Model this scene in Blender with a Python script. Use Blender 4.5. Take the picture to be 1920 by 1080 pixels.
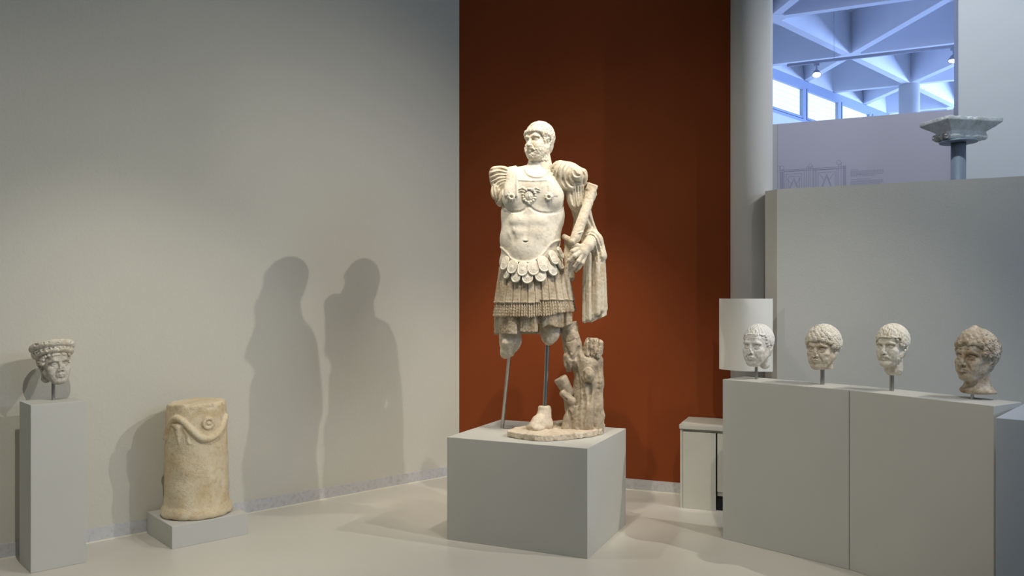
import bpy, math, random
import numpy as np
from mathutils import Vector, Matrix

for o in list(bpy.data.objects):
    bpy.data.objects.remove(o)
SC = bpy.context.scene
COL = SC.collection
R = math.radians

# ------------------------------------------------------------------ camera
EYE = 1.6
FPX = 1522.0
cam_d = bpy.data.cameras.new('camera')
cam = bpy.data.objects.new('camera', cam_d)
COL.objects.link(cam)
cam.location = (0, 0, EYE)
cam.rotation_euler = (R(90), 0, 0)
cam_d.sensor_width = 36
cam_d.lens = FPX / 1920 * 36
cam_d.shift_y = 15 / 1920
cam_d.clip_start = 0.05
cam_d.clip_end = 200
SC.camera = cam

# ------------------------------------------------------------------ world, exposure
w = bpy.data.worlds.new('world'); SC.world = w
w.use_nodes = True
w.node_tree.nodes['Background'].inputs[0].default_value = (0.70, 0.90, 1.0, 1)
w.node_tree.nodes['Background'].inputs[1].default_value = 0.10
SC.view_settings.view_transform = 'Standard'
SC.view_settings.look = 'None'
SC.view_settings.gamma = 1
SC.view_settings.use_curve_mapping = False
SC.view_settings.exposure = 0.0

# ------------------------------------------------------------------ lights
def spot(name, loc, target, power, color, angle=60, blend=0.5, size=0.03):
    d = bpy.data.lights.new(name, 'SPOT')
    d.energy = power; d.color = color
    d.spot_size = R(angle); d.spot_blend = blend; d.shadow_soft_size = size
    o = bpy.data.objects.new(name, d); COL.objects.link(o)
    o.location = loc
    o.rotation_euler = (Vector(target) - Vector(loc)).to_track_quat('-Z', 'Y').to_euler()
    return o
def area(name, loc, target, sx, sy, power, color):
    d = bpy.data.lights.new(name, 'AREA')
    d.shape = 'RECTANGLE'; d.size = sx; d.size_y = sy
    d.energy = power; d.color = color
    o = bpy.data.objects.new(name, d); COL.objects.link(o)
    o.location = loc
    o.rotation_euler = (Vector(target) - Vector(loc)).to_track_quat('-Z', 'Y').to_euler()
    return o
WARM = (1.0, 0.90, 0.76)
NEUT = (1.0, 0.95, 0.86)
DAY = (0.36, 0.56, 1.0)
COOL = (0.80, 0.89, 1.0)
LIGHTS = [
    ('spotlight_right', (4.56, 3.97, 4.85), (-1.8, 5.7, 0.1), 430, NEUT, 68, 1.0, 0.02),
    ('spotlight_right', (3.44, 2.94, 4.85), (-1.9, 5.5, 0.1), 320, NEUT, 72, 1.0, 0.02),
    ('spotlight_statue', (-0.15, 4.0, 4.85), (0.2, 5.5, 2.2), 235, WARM, 38, 0.7, 0.02),
    ('spotlight_statue', (0.5, 3.95, 4.85), (0.2, 5.5, 2.2), 250, WARM, 38, 0.7, 0.02),
    ('spotlight_left', (-2.2, 4.94, 4.85), (1.3, 5.2, 0.2), 120, NEUT, 84, 0.7, 0.02),
    ('spotlight_left', (-3.3, 2.9, 4.85), (-1.4, 5.0, 0.2), 50, NEUT, 70, 0.8, 0.02),
    ('spotlight_bench', (0.9, 1.6, 4.85), (1.9, 4.8, 1.1), 260, NEUT, 36, 0.8, 0.03),
    ('spotlight_capital', (2.5, 4.9, 4.9), (3.7, 7.4, 2.9), 200, COOL, 84, 0.5, 0.03),
    ('case_fill', (3.6, 2.6, 4.85), (2.9, 3.9, 1.05), 70, COOL, 40, 0.8, 0.03),  # added fill lamp without a known fixture, brightens the case top
    ('drum_fill', (-0.9, 2.4, 4.85), (-2.35, 5.2, 0.3), 340, NEUT, 44, 0.9, 0.03),  # extra fill added to lift the underlit drum and head plinth
    ('spotlight_near', (0.3, 1.2, 4.85), (0.6, 3.9, 0.0), 30, NEUT, 60, 1.0, 0.03),
]
for a in LIGHTS:
    spot(*a)
# daylight that falls from the window band and the open side into the upper hall
area('hall_daylight', (5.2, 15.6, 3.9), (7.5, 11.0, 4.6), 7.0, 1.2, 850, DAY)
area('hall_daylight', (11.5, 12.0, 3.6), (6.0, 11.5, 5.0), 5.0, 2.0, 1050, (0.34, 0.50, 1.0))
# daylight from the windows on the right-hand side behind the viewer
area('gallery_daylight', (8.0, 0.5, 4.2), (2.8, 6.5, 2.3), 4.0, 1.2, 140, (0.55, 0.72, 1.0))

# ------------------------------------------------------------------ materials
def new_mat(name):
    m = bpy.data.materials.new(name); m.use_nodes = True
    nt = m.node_tree; b = nt.nodes['Principled BSDF']
    return m, nt, b
def nd(nt, t, **kw):
    n = nt.nodes.new(t)
    for k, v in kw.items():
        setattr(n, k, v)
    return n
def plain(name, col, rough=0.6, metal=0.0, bump=0.0, bscale=60, var=0.0, vscale=3.0, spec=0.5):
    m, nt, b = new_mat(name)
    b.inputs['Roughness'].default_value = rough
    b.inputs['Metallic'].default_value = metal
    b.inputs['Specular IOR Level'].default_value = spec
    tc = nd(nt, 'ShaderNodeTexCoord')
    n1 = nd(nt, 'ShaderNodeTexNoise'); n1.inputs['Scale'].default_value = vscale; n1.inputs['Detail'].default_value = 5
    nt.links.new(tc.outputs['Object'], n1.inputs['Vector'])
    cr = nd(nt, 'ShaderNodeValToRGB')
    c = Vector(col)
    cr.color_ramp.elements[0].position = 0.3; cr.color_ramp.elements[1].position = 0.7
    cr.color_ramp.elements[0].color = tuple(c * (1 - var)) + (1,)
    cr.color_ramp.elements[1].color = tuple(c * (1 + var)) + (1,)
    nt.links.new(n1.outputs['Fac'], cr.inputs['Fac'])
    nt.links.new(cr.outputs['Color'], b.inputs['Base Color'])
    if bump:
        n2 = nd(nt, 'ShaderNodeTexNoise'); n2.inputs['Scale'].default_value = bscale; n2.inputs['Detail'].default_value = 4
        nt.links.new(tc.outputs['Object'], n2.inputs['Vector'])
        bp = nd(nt, 'ShaderNodeBump'); bp.inputs['Strength'].default_value = bump; bp.inputs['Distance'].default_value = 0.004
        nt.links.new(n2.outputs['Fac'], bp.inputs['Height'])
        nt.links.new(bp.outputs['Normal'], b.inputs['Normal'])
    return m
def marble(name, light, stain, amount=0.5, scale=6.0, rough=0.62, bump=0.35, spots=0.0, bscale=90):
    """weathered stone: pale ground, cloudy stains, fine pits"""
    m, nt, b = new_mat(name)
    b.inputs['Roughness'].default_value = rough
    b.inputs['Specular IOR Level'].default_value = 0.3
    tc = nd(nt, 'ShaderNodeTexCoord')
    n1 = nd(nt, 'ShaderNodeTexNoise'); n1.inputs['Scale'].default_value = scale; n1.inputs['Detail'].default_value = 8; n1.inputs['Roughness'].default_value = 0.65
    n1.inputs['Distortion'].default_value = 0.6
    nt.links.new(tc.outputs['Object'], n1.inputs['Vector'])
    cr = nd(nt, 'ShaderNodeValToRGB')
    cr.color_ramp.elements[0].position = 0.62 - 0.35 * amount; cr.color_ramp.elements[0].color = tuple(light) + (1,)
    cr.color_ramp.elements[1].position = 0.78 - 0.2 * amount; cr.color_ramp.elements[1].color = tuple(stain) + (1,)
    nt.links.new(n1.outputs['Fac'], cr.inputs['Fac'])
    n3 = nd(nt, 'ShaderNodeTexNoise'); n3.inputs['Scale'].default_value = scale * 9; n3.inputs['Detail'].default_value = 6
    nt.links.new(tc.outputs['Object'], n3.inputs['Vector'])
    cr2 = nd(nt, 'ShaderNodeValToRGB')
    cr2.color_ramp.elements[0].position = 0.33; cr2.color_ramp.elements[0].color = (0.84 - spots, 0.81 - spots, 0.76 - spots, 1)
    cr2.color_ramp.elements[1].position = 0.50; cr2.color_ramp.elements[1].color = (1, 1, 1, 1)
    nt.links.new(n3.outputs['Fac'], cr2.inputs['Fac'])
    mx = nd(nt, 'ShaderNodeMix', data_type='RGBA', blend_type='MULTIPLY'); mx.inputs[0].default_value = 0.8
    nt.links.new(cr.outputs['Color'], mx.inputs[6]); nt.links.new(cr2.outputs['Color'], mx.inputs[7])
    nt.links.new(mx.outputs[2], b.inputs['Base Color'])
    n2 = nd(nt, 'ShaderNodeTexNoise'); n2.inputs['Scale'].default_value = bscale; n2.inputs['Detail'].default_value = 6
    nt.links.new(tc.outputs['Object'], n2.inputs['Vector'])
    bp = nd(nt, 'ShaderNodeBump'); bp.inputs['Strength'].default_value = bump; bp.inputs['Distance'].default_value = 0.004
    nt.links.new(n2.outputs['Fac'], bp.inputs['Height'])
    nt.links.new(bp.outputs['Normal'], b.inputs['Normal'])
    return m
def emit(name, col, strength):
    m, nt, b = new_mat(name)
    b.inputs['Base Color'].default_value = tuple(col) + (1,)
    b.inputs['Emission Color'].default_value = tuple(col) + (1,)
    b.inputs['Emission Strength'].default_value = strength
    return m

M = {
    'plaster': plain('plaster', (0.59, 0.575, 0.50), 0.85, bump=0.5, bscale=55, var=0.02, vscale=1.2, spec=0.2),
    'red': plain('red_plaster', (0.235, 0.052, 0.012), 0.8, bump=0.3, bscale=60, var=0.04, vscale=1.5, spec=0.2),
    'white': plain('white_paint', (0.66, 0.66, 0.64), 0.7, bump=0.1, bscale=80, var=0.01, spec=0.3),
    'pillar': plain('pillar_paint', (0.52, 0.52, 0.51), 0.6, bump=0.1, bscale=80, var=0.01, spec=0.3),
    'block': plain('block_paint', (0.64, 0.64, 0.60), 0.75, bump=0.15, bscale=80, var=0.015, spec=0.3),
    'sheet': plain('sheet_board', (0.86, 0.86, 0.80), 0.5, bump=0.1, bscale=6, var=0.01, spec=0.4),
    'ceil': plain('ceiling_paint', (0.70, 0.72, 0.76), 0.8, var=0.02, spec=0.2),
    'lilac': plain('lilac_board', (0.63, 0.595, 0.65), 0.7, var=0.01, spec=0.3),
    'plinth': plain('plinth_paint', (0.545, 0.54, 0.495), 0.55, bump=0.05, var=0.015, spec=0.4),
    'cab': plain('cabinet_laminate', (0.54, 0.525, 0.45), 0.45, var=0.01),
    'case': plain('case_paint', (0.46, 0.50, 0.56), 0.5, var=0.01),
    'floor': plain('floor_epoxy', (0.60, 0.575, 0.50), 0.30, bump=0.06, bscale=8, var=0.03, vscale=0.8, spec=0.5),
    'base': marble('skirting_marble', (0.56, 0.56, 0.57), (0.52, 0.52, 0.535), 0.5, 4, 0.35, 0.0),
    'steel': plain('brushed_steel', (0.46, 0.44, 0.41), 0.32, 1.0, var=0.05, vscale=20),
    'post': plain('grey_steel_paint', (0.24, 0.28, 0.32), 0.45, 0.2, var=0.03),
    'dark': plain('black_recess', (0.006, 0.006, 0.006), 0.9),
    'track': plain('track_metal', (0.30, 0.32, 0.38), 0.5, 0.3),
    'frame': plain('window_frame_metal', (0.30, 0.36, 0.48), 0.5, 0.1),
    'print': plain('print_line', (0.40, 0.38, 0.46), 0.8),
    'print2': plain('print_shade', (0.48, 0.45, 0.54), 0.8),
    'grout': plain('joint_filler', (0.78, 0.76, 0.66), 0.8),
    'bulb': emit('lamp_glow', (1.0, 0.80, 0.55), 60),
    'bulb2': emit('lamp_glow_soft', (1.0, 0.90, 0.78), 8),
    'm_body': marble('marble_cuirass', (0.75, 0.70, 0.59), (0.66, 0.59, 0.46), 0.32, 5.0, bump=0.3),
    'm_head': marble('marble_head', (0.73, 0.67, 0.55), (0.60, 0.50, 0.36), 0.35, 9.0, bump=0.25),
    'm_skirt': marble('marble_skirt', (0.55, 0.47, 0.35), (0.36, 0.27, 0.17), 0.6, 7.0, bump=0.6),
    'm_cloak': marble('marble_cloak', (0.70, 0.62, 0.48), (0.47, 0.36, 0.23), 0.4, 6.0, bump=0.4),
    'm_trunk': marble('marble_trunk', (0.52, 0.43, 0.31), (0.33, 0.26, 0.18), 0.55, 6.0, bump=0.8, spots=0.1),
    'm_foot': marble('marble_foot', (0.66, 0.57, 0.44), (0.47, 0.38, 0.27), 0.4, 9.0, bump=0.35),
    'm_white': marble('marble_white', (0.74, 0.72, 0.68), (0.64, 0.60, 0.53), 0.3, 14.0, bump=0.3),
    'm_buff': marble('marble_buff', (0.68, 0.61, 0.50), (0.47, 0.36, 0.24), 0.55, 10.0, bump=0.5, spots=0.05),
    'm_cream': marble('marble_cream', (0.72, 0.67, 0.57), (0.58, 0.50, 0.37), 0.4, 12.0, bump=0.4),
    'm_tan': marble('marble_tan', (0.56, 0.49, 0.39), (0.30, 0.20, 0.11), 0.62, 8.0, bump=0.5, spots=0.1),
    'm_grey': marble('marble_greyish', (0.60, 0.57, 0.50), (0.42, 0.36, 0.27), 0.5, 12.0, bump=0.5),
    'drum': marble('limestone_drum', (0.72, 0.62, 0.44), (0.62, 0.47, 0.26), 0.5, 5.0, bump=0.9, bscale=120),
    'capital': marble('weathered_capital', (0.70, 0.70, 0.65), (0.50, 0.50, 0.43), 0.5, 7.0, bump=0.7, spots=0.05),
}
def window_glow():
    m, nt, b = new_mat('daylit_blind')
    tc = nd(nt, 'ShaderNodeTexCoord')
    wv = nd(nt, 'ShaderNodeTexWave'); wv.bands_direction = 'Z'; wv.inputs['Scale'].default_value = 4.0
    wv.inputs['Distortion'].default_value = 0.3
    nt.links.new(tc.outputs['Object'], wv.inputs['Vector'])
    cr = nd(nt, 'ShaderNodeValToRGB')
    cr.color_ramp.elements[0].color = (0.60, 0.86, 1.0, 1)
    cr.color_ramp.elements[1].color = (0.86, 0.97, 1.0, 1)
    nt.links.new(wv.outputs['Color'], cr.inputs['Fac'])
    nt.links.new(cr.outputs['Color'], b.inputs['Emission Color'])
    b.inputs['Emission Strength'].default_value = 1.1
    b.inputs['Base Color'].default_value = (0.3, 0.4, 0.5, 1)
    return m
M['glow'] = window_glow()

# ------------------------------------------------------------------ object helpers
def put(name, me, mat, parent=None, loc=(0, 0, 0), rot=None, label=None):
    o = bpy.data.objects.new(name, me)
    COL.objects.link(o)
    if mat is not None:
        me.materials.clear(); me.materials.append(mat)
    o.location = loc
    if rot is not None:
        o.rotation_euler = rot
    if parent is not None:
        o.parent = parent
    if label:
        o['label'] = label
    return o
def tag(o, label, cat, group=None):
    o['label'] = label; o['category'] = cat
    if group: o['group'] = group
    return o
def structure(o):
    o['kind'] = 'structure'; return o
def empty(name, loc, rz=0.0):
    o = bpy.data.objects.new(name, None); COL.objects.link(o)
    o.location = loc; o.rotation_euler = (0, 0, rz); o.empty_display_size = 0.1
    return o
def mesh_of(verts, faces, smooth=False):
    me = bpy.data.meshes.new('m')
    me.from_pydata([tuple(v) for v in verts], [], faces)
    me.update()
    if smooth:
        me.shade_smooth()
    return me
def prism(pts, z0, z1):
    """vertical prism over a plan polygon (counter-clockwise)"""
    a = sum(pts[i][0] * pts[(i + 1) % len(pts)][1] - pts[(i + 1) % len(pts)][0] * pts[i][1] for i in range(len(pts)))
    if a < 0: pts = pts[::-1]
    n = len(pts)
    v = [(p[0], p[1], z0) for p in pts] + [(p[0], p[1], z1) for p in pts]
    f = [tuple(range(n - 1, -1, -1)), tuple(range(n, 2 * n))]
    f += [(i, (i + 1) % n, n + (i + 1) % n, n + i) for i in range(n)]
    return mesh_of(v, f)
def box(x0, x1, y0, y1, z0, z1):
    return prism([(x0, y0), (x1, y0), (x1, y1), (x0, y1)], z0, z1)
def bevel(o, w=0.004, seg=2):
    b = o.modifiers.new('bevel', 'BEVEL'); b.width = w; b.segments = seg; b.limit_method = 'ANGLE'
    return o
def quadbox(p, q, width, z0, z1, side=1):
    """box whose front edge runs p->q in plan, extending `width` to the left (side=1) of that direction"""
    p = Vector(p); q = Vector(q); d = (q - p).normalized(); n = Vector((-d.y, d.x)) * side * width
    return prism([tuple(p), tuple(q), tuple(q + n), tuple(p + n)], z0, z1)
def lathe(prof, seg=32, cap=True):
    v = []; f = []
    for r, z in prof:
        for i in range(seg):
            a = 2 * math.pi * i / seg
            v.append((r * math.cos(a), r * math.sin(a), z))
    for j in range(len(prof) - 1):
        for i in range(seg):
            k = (i + 1) % seg
            f.append((j * seg + i, j * seg + k, (j + 1) * seg + k, (j + 1) * seg + i))
    if cap:
        f.append(tuple(range(seg - 1, -1, -1)))
        f.append(tuple(range((len(prof) - 1) * seg, len(prof) * seg)))
    return mesh_of(v, f)
def smooth_angle(o):
    for p in o.data.polygons: p.use_smooth = len(p.vertices) <= 4
    return o
def rod_mesh(a, b, r, seg=20):
    a = Vector(a); b = Vector(b); d = (b - a); L = d.length
    me = lathe([(r, 0), (r, L)], seg)
    q = d.to_track_quat('Z', 'Y').to_matrix().to_4x4()
    me.transform(Matrix.Translation(a) @ q)
    return me
def gp(x, y, h=0.0):
    """plan point seen at pixel (x, y) of the photograph on the plane z = h"""
    Z = (EYE - h) * FPX / (y - 555.0)
    return Vector(((x - 960) * Z / FPX, Z))

# ------------------------------------------------------------------ implicit sculpting kit
def smin(a, b, k):
    if k <= 0: return np.minimum(a, b)
    h = np.maximum(k - np.abs(a - b), 0) / k
    return np.minimum(a, b) - h * h * k * 0.25
class Clay:
    def __init__(s, lo, hi, h):
        s.lo = np.array(lo, float); s.h = h
        n = [int(math.ceil((hi[i] - lo[i]) / h)) + 1 for i in range(3)]
        s.ax = [lo[i] + h * np.arange(n[i]) for i in range(3)]
        s.F = np.full(n, 50.0, np.float32)
    def win(s, lo, hi):
        sl = []
        for i in range(3):
            a = int(math.floor((lo[i] - s.lo[i]) / s.h)); b = int(math.ceil((hi[i] - s.lo[i]) / s.h)) + 1
            a = max(a, 0); b = min(b, len(s.ax[i]))
            if b <= a: return None
            sl.append(slice(a, b))
        return tuple(sl)
    def xyz(s, w=None):
        if w is None: w = (slice(None),) * 3
        return (s.ax[0][w[0]][:, None, None], s.ax[1][w[1]][None, :, None], s.ax[2][w[2]][None, None, :])
    def put(s, w, D, k, op):
        if op == '+': s.F[w] = smin(s.F[w], D, k)
        elif op == '-': s.F[w] = -smin(-s.F[w], D, k)
        elif op == '&': s.F[w] = -smin(-s.F[w], -D, k)
    def ell(s, c, r, k=0.0, op='+', rot=None):
        if not hasattr(r, '__len__'): r = (r, r, r)
        m = max(r) + k + 2 * s.h if rot is not None else None
        mm = [m] * 3 if m else [ri + k + 2 * s.h for ri in r]
        w = s.win([c[i] - mm[i] for i in range(3)], [c[i] + mm[i] for i in range(3)])
        if w is None: return s
        X, Y, Z = s.xyz(w); X = X - c[0]; Y = Y - c[1]; Z = Z - c[2]
        if rot is not None:
            Q = np.array(Matrix.Rotation(0, 3, 'X')) if False else rot
            # rot: 3x3, columns are local axes
            X, Y, Z = (X * Q[0][0] + Y * Q[1][0] + Z * Q[2][0], X * Q[0][1] + Y * Q[1][1] + Z * Q[2][1], X * Q[0][2] + Y * Q[1][2] + Z * Q[2][2])
        k0 = np.sqrt((X / r[0]) ** 2 + (Y / r[1]) ** 2 + (Z / r[2]) ** 2)
        k1 = np.sqrt((X / r[0] ** 2) ** 2 + (Y / r[1] ** 2) ** 2 + (Z / r[2] ** 2) ** 2) + 1e-6
        s.put(w, k0 * (k0 - 1) / k1, k, op); return s
    def cap(s, a, b, ra, rb=None, k=0.0, op='+', flat=None):
        """tapered capsule; flat = y-squash (>1 thinner in y)"""
        rb = ra if rb is None else rb
        a = np.array(a, float); b = np.array(b, float); m = max(ra, rb) + k + 2 * s.h
        w = s.win(np.minimum(a, b) - m, np.maximum(a, b) + m)
        if w is None: return s
        X, Y, Z = s.xyz(w); d = b - a; L2 = float(d @ d) + 1e-9
        f = flat or 1.0
        t = np.clip(((X - a[0]) * d[0] + (Y - a[1]) * d[1] + (Z - a[2]) * d[2]) / L2, 0, 1)
        px = X - a[0] - t * d[0]; py = (Y - a[1] - t * d[1]) * f; pz = Z - a[2] - t * d[2]
        D = np.sqrt(px * px + py * py + pz * pz) - (ra + (rb - ra) * t)
        s.put(w, D / (f if f > 1 else 1), k, op); return s
    def chain(s, pts, rs, k=0.0, op='+', flat=None):
        if not hasattr(rs, '__len__'): rs = [rs] * len(pts)
        for i in range(len(pts) - 1):
            s.cap(pts[i], pts[i + 1], rs[i], rs[i + 1], k, op, flat)
        return s
    def box(s, c, hs, rnd=0.0, k=0.0, op='+', rot=None):
        m = (math.sqrt(sum(v * v for v in hs)) if rot is not None else max(hs)) + k + 2 * s.h
        w = s.win([c[i] - m for i in range(3)], [c[i] + m for i in range(3)])
        if w is None: return s
        X, Y, Z = s.xyz(w); X = X - c[0]; Y = Y - c[1]; Z = Z - c[2]
        if rot is not None:
            Q = rot
            X, Y, Z = (X * Q[0][0] + Y * Q[1][0] + Z * Q[2][0], X * Q[0][1] + Y * Q[1][1] + Z * Q[2][1], X * Q[0][2] + Y * Q[1][2] + Z * Q[2][2])
        qx = np.abs(X) - hs[0] + rnd; qy = np.abs(Y) - hs[1] + rnd; qz = np.abs(Z) - hs[2] + rnd
        D = np.sqrt(np.maximum(qx, 0) ** 2 + np.maximum(qy, 0) ** 2 + np.maximum(qz, 0) ** 2) + np.minimum(np.maximum(np.maximum(qx, qy), qz), 0) - rnd
        s.put(w, D, k, op); return s
    def torus(s, c, Rr, r, axis='Y', k=0.0, op='+', rot=None, squash=1.0):
        m = Rr + r + k + 2 * s.h
        w = s.win([c[i] - m for i in range(3)], [c[i] + m for i in range(3)])
        if w is None: return s
        X, Y, Z = s.xyz(w); X = X - c[0]; Y = Y - c[1]; Z = Z - c[2]
        if rot is not None:
            Q = rot
            X, Y, Z = (X * Q[0][0] + Y * Q[1][0] + Z * Q[2][0], X * Q[0][1] + Y * Q[1][1] + Z * Q[2][1], X * Q[0][2] + Y * Q[1][2] + Z * Q[2][2])
        if axis == 'Y': X, Y, Z = X, Z, Y
        if axis == 'X': X, Y, Z = Y, Z, X
        q = np.sqrt(X * X + Y * Y) - Rr
        s.put(w, np.sqrt(q * q + (Z * squash) ** 2) - r, k, op); return s
    def noise(s, size, seed=0):
        rg = np.random.RandomState(seed)
        idx = []; n = []
        for a in s.ax:
            u = (a - a[0]) / size; i = np.floor(u).astype(int); t = u - i; t = t * t * (3 - 2 * t)
            idx.append((i, t)); n.append(i.max() + 2)
        A = rg.rand(*n).astype(np.float32) * 2 - 1
        i, t = idx[0]; A = A[i] * (1 - t)[:, None, None] + A[i + 1] * t[:, None, None]
        i, t = idx[1]; A = A[:, i] * (1 - t)[None, :, None] + A[:, i + 1] * t[None, :, None]
        i, t = idx[2]; A = A[:, :, i] * (1 - t)[None, None, :] + A[:, :, i + 1] * t[None, None, :]
        return A.astype(np.float32)
    def rough(s, amp, size, seed=0):
        s.F += amp * s.noise(size, seed); return s
    def at(s, p):
        i = [min(max(int(round((p[j] - s.lo[j]) / s.h)), 0), len(s.ax[j]) - 1) for j in range(3)]
        return float(s.F[tuple(i)])
    def front(s, x, z, default=0.0):
        """y of the first surface met coming from -Y at (x, z)"""
        i = int(round((x - s.lo[0]) / s.h)); k = int(round((z - s.lo[2]) / s.h))
        if i < 0 or k < 0 or i >= len(s.ax[0]) or k >= len(s.ax[2]): return default
        col = s.F[i, :, k]; j = np.argmax(col < 0)
        if col[j] >= 0: return default
        if j == 0: return s.ax[1][0]
        a, b = col[j - 1], col[j]
        return float(s.ax[1][j - 1] + s.h * a / (a - b))
    def nets(s):
        F = s.F
        F[0] = np.maximum(F[0], .1); F[-1] = np.maximum(F[-1], .1)
        F[:, 0] = np.maximum(F[:, 0], .1); F[:, -1] = np.maximum(F[:, -1], .1)
        F[:, :, 0] = np.maximum(F[:, :, 0], .1); F[:, :, -1] = np.maximum(F[:, :, -1], .1)
        S = F < 0
        cnt = np.zeros([n - 1 for n in F.shape], np.uint8)
        sl = (slice(0, -1), slice(1, None))
        for a in (0, 1):
            for b in (0, 1):
                for c in (0, 1):
                    cnt += S[sl[a], sl[b], sl[c]]
        act = (cnt > 0) & (cnt < 8)
        I = np.argwhere(act)
        acc = np.zeros((len(I), 3)); num = np.zeros(len(I))
        for ax in range(3):
            o1, o2 = [q for q in range(3) if q != ax]
            for a in (0, 1):
                for b in (0, 1):
                    p0 = np.zeros(3, int); p0[o1] = a; p0[o2] = b; p1 = p0.copy(); p1[ax] = 1
                    A = F[tuple((I + p0).T)]; B = F[tuple((I + p1).T)]
                    m = (A < 0) != (B < 0)
                    t = np.where(m, A / np.where(m, A - B, 1), 0)
                    P = np.tile(p0.astype(float), (len(I), 1)); P[:, ax] = t
                    acc[m] += P[m]; num[m] += 1
        V = (I + acc / num[:, None]) * s.h + s.lo
        vid = np.full(act.shape, -1, np.int64); vid[act] = np.arange(len(I))
        Q = []
        for ax, (b, c) in ((0, (1, 2)), (1, (2, 0)), (2, (0, 1))):
            n = [slice(1, -1)] * 3; n[ax] = slice(0, -1); m2 = list(n); m2[ax] = slice(1, None)
            S0 = S[tuple(n)]; S1 = S[tuple(m2)]
            E = np.argwhere(S0 != S1)
            if len(E) == 0: continue
            ins = S0[tuple(E.T)]
            off = np.ones(3, int); off[ax] = 0
            E = E + off
            eb = np.zeros(3, int); eb[b] = 1; ec = np.zeros(3, int); ec[c] = 1
            q = np.stack([vid[tuple((E - eb - ec).T)], vid[tuple((E - ec).T)], vid[tuple(E.T)], vid[tuple((E - eb).T)]], 1)
            q[~ins] = q[~ins][:, ::-1]
            Q.append(q)
        Q = np.concatenate(Q)
        return V, Q
    def mesh(s, origin=(0, 0, 0), scale=1.0, relax=1, keep=1):
        V, Q = s.nets()
        for _ in range(relax):
            e = np.concatenate([Q[:, [0, 1]], Q[:, [1, 2]], Q[:, [2, 3]], Q[:, [3, 0]]])
            d = np.bincount(e[:, 0], minlength=len(V)).astype(float)
            A = np.stack([np.bincount(e[:, 0], V[e[:, 1], j], len(V)) for j in range(3)], 1) / d[:, None]
            V = V * 0.5 + A * 0.5
        V = (V - np.array(origin)) * scale
        me = bpy.data.meshes.new('carved')
        me.vertices.add(len(V)); me.vertices.foreach_set('co', V.astype(np.float32).ravel())
        me.loops.add(len(Q) * 4); me.loops.foreach_set('vertex_index', Q.astype(np.int32).ravel())
        me.polygons.add(len(Q)); me.polygons.foreach_set('loop_start', np.arange(0, len(Q) * 4, 4, dtype=np.int32))
        me.update(calc_edges=True); me.validate()
        me.shade_smooth()
        return me
def euler(x, y, z):
    from mathutils import Euler
    m = Euler((R(x), R(y), R(z))).to_matrix()
    return [[m[i][j] for j in range(3)] for i in range(3)]
def scatter(pts, dist, seed=0, limit=600):
    rg = np.random.RandomState(seed); pts = pts[rg.permutation(len(pts))]
    out = np.zeros((0, 3))
    for p in pts:
        if len(out) == 0 or np.min(((out - p) ** 2).sum(1)) > dist * dist:
            out = np.vstack([out, p])
            if len(out) >= limit: break
    return out
# ------------------------------------------------------------------ the room
E = EYE
CORNER = Vector((-0.4745, 7.296))
LDIR = Vector((1.581, 1.414)).normalized()          # along the left wall, away from the camera
RDIR = Vector((0.928, -0.3723)).normalized()        # along the red wall, to the right
CEIL_Z = 5.55
Lp = CORNER - LDIR * 11.5
n_l = Vector((-LDIR.y, LDIR.x))
structure(put('wall_left', prism([tuple(Lp), tuple(CORNER), tuple(CORNER + n_l * 0.3), tuple(Lp + n_l * 0.3)], 0, CEIL_Z), M['plaster']))
RW = CORNER + RDIR * 2.50
n_r = Vector((-RDIR.y, RDIR.x))
structure(put('wall_back', prism([tuple(CORNER), tuple(RW), tuple(RW + n_r * 0.25), tuple(CORNER + n_r * 0.25 + n_l * 0.02)], 0, CEIL_Z), M['red']))
structure(put('floor', prism([(-12, -6), (16, -6), (26, 30), (-12, 30)], -0.2, 0), M['floor']))
# skirting of marble slabs, with the pale joint under it
def skirting(name, p, d, L, n):
    t = 0.012
    a = p; b = p + d * L
    structure(put(name, prism([tuple(a - n * t), tuple(b - n * t), tuple(b), tuple(a)], 0.0, 0.09), M['base']))
    structure(put('trim_' + ('1' if name.endswith('left') else '2'),
                  prism([tuple(a - n * (t + 0.008)), tuple(b - n * (t + 0.008)), tuple(b), tuple(a)], 0.0, 0.007), M['grout']))
skirting('baseboard_left', Lp, LDIR, (CORNER - Lp).length - 0.012, n_l)
skirting('baseboard_back', CORNER + RDIR * 0.012, RDIR, 2.46, n_r)

# round pillar at the end of the red wall, with a curved white board round it
def pxz(x, Z): return Vector(((x - 960) * Z / FPX, Z))
pc = pxz(1409, 6.20); PR = 0.155
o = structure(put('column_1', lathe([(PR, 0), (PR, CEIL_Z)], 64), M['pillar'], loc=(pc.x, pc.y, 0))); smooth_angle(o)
# curved board: a bent sheet standing proud of the pillar
def bent_sheet():
    # plan curve in front of the pillar, from the free left edge round to the right edge
    pts = []
    for i in range(29):
        t = i / 28
        pts.append(pxz(1348.5 + 100.5 * t, 5.79 + 0.22 * (1 - t) ** 3))
    dv = Vector((0.22, 0.97))
    n = len(pts); v = []; f = []
    z0, z1 = 1.06, 1.581
    for k, off in enumerate((0.0, 0.008)):
        for i, p in enumerate(pts):
            q = p + dv * off
            for z in (z0, z1): v.append((q.x, q.y, z))
    for i in range(n - 1):
        a = 2 * i; b = 2 * n + 2 * i
        f += [(a, a + 2, a + 3, a + 1), (b, b + 1, b + 3, b + 2), (a, b, b + 2, a + 2), (a + 1, a + 3, b + 3, b + 1)]
    f += [(0, 1, 2 * n + 1, 2 * n), (2 * n - 2, 4 * n - 2, 4 * n - 1, 2 * n - 1)]
    return mesh_of(v, f)
o = put('curved_panel', bent_sheet(), M['sheet'])
for p in o.data.polygons: p.use_smooth = True
o.modifiers.new('edge', 'EDGE_SPLIT').split_angle = R(40)
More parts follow.
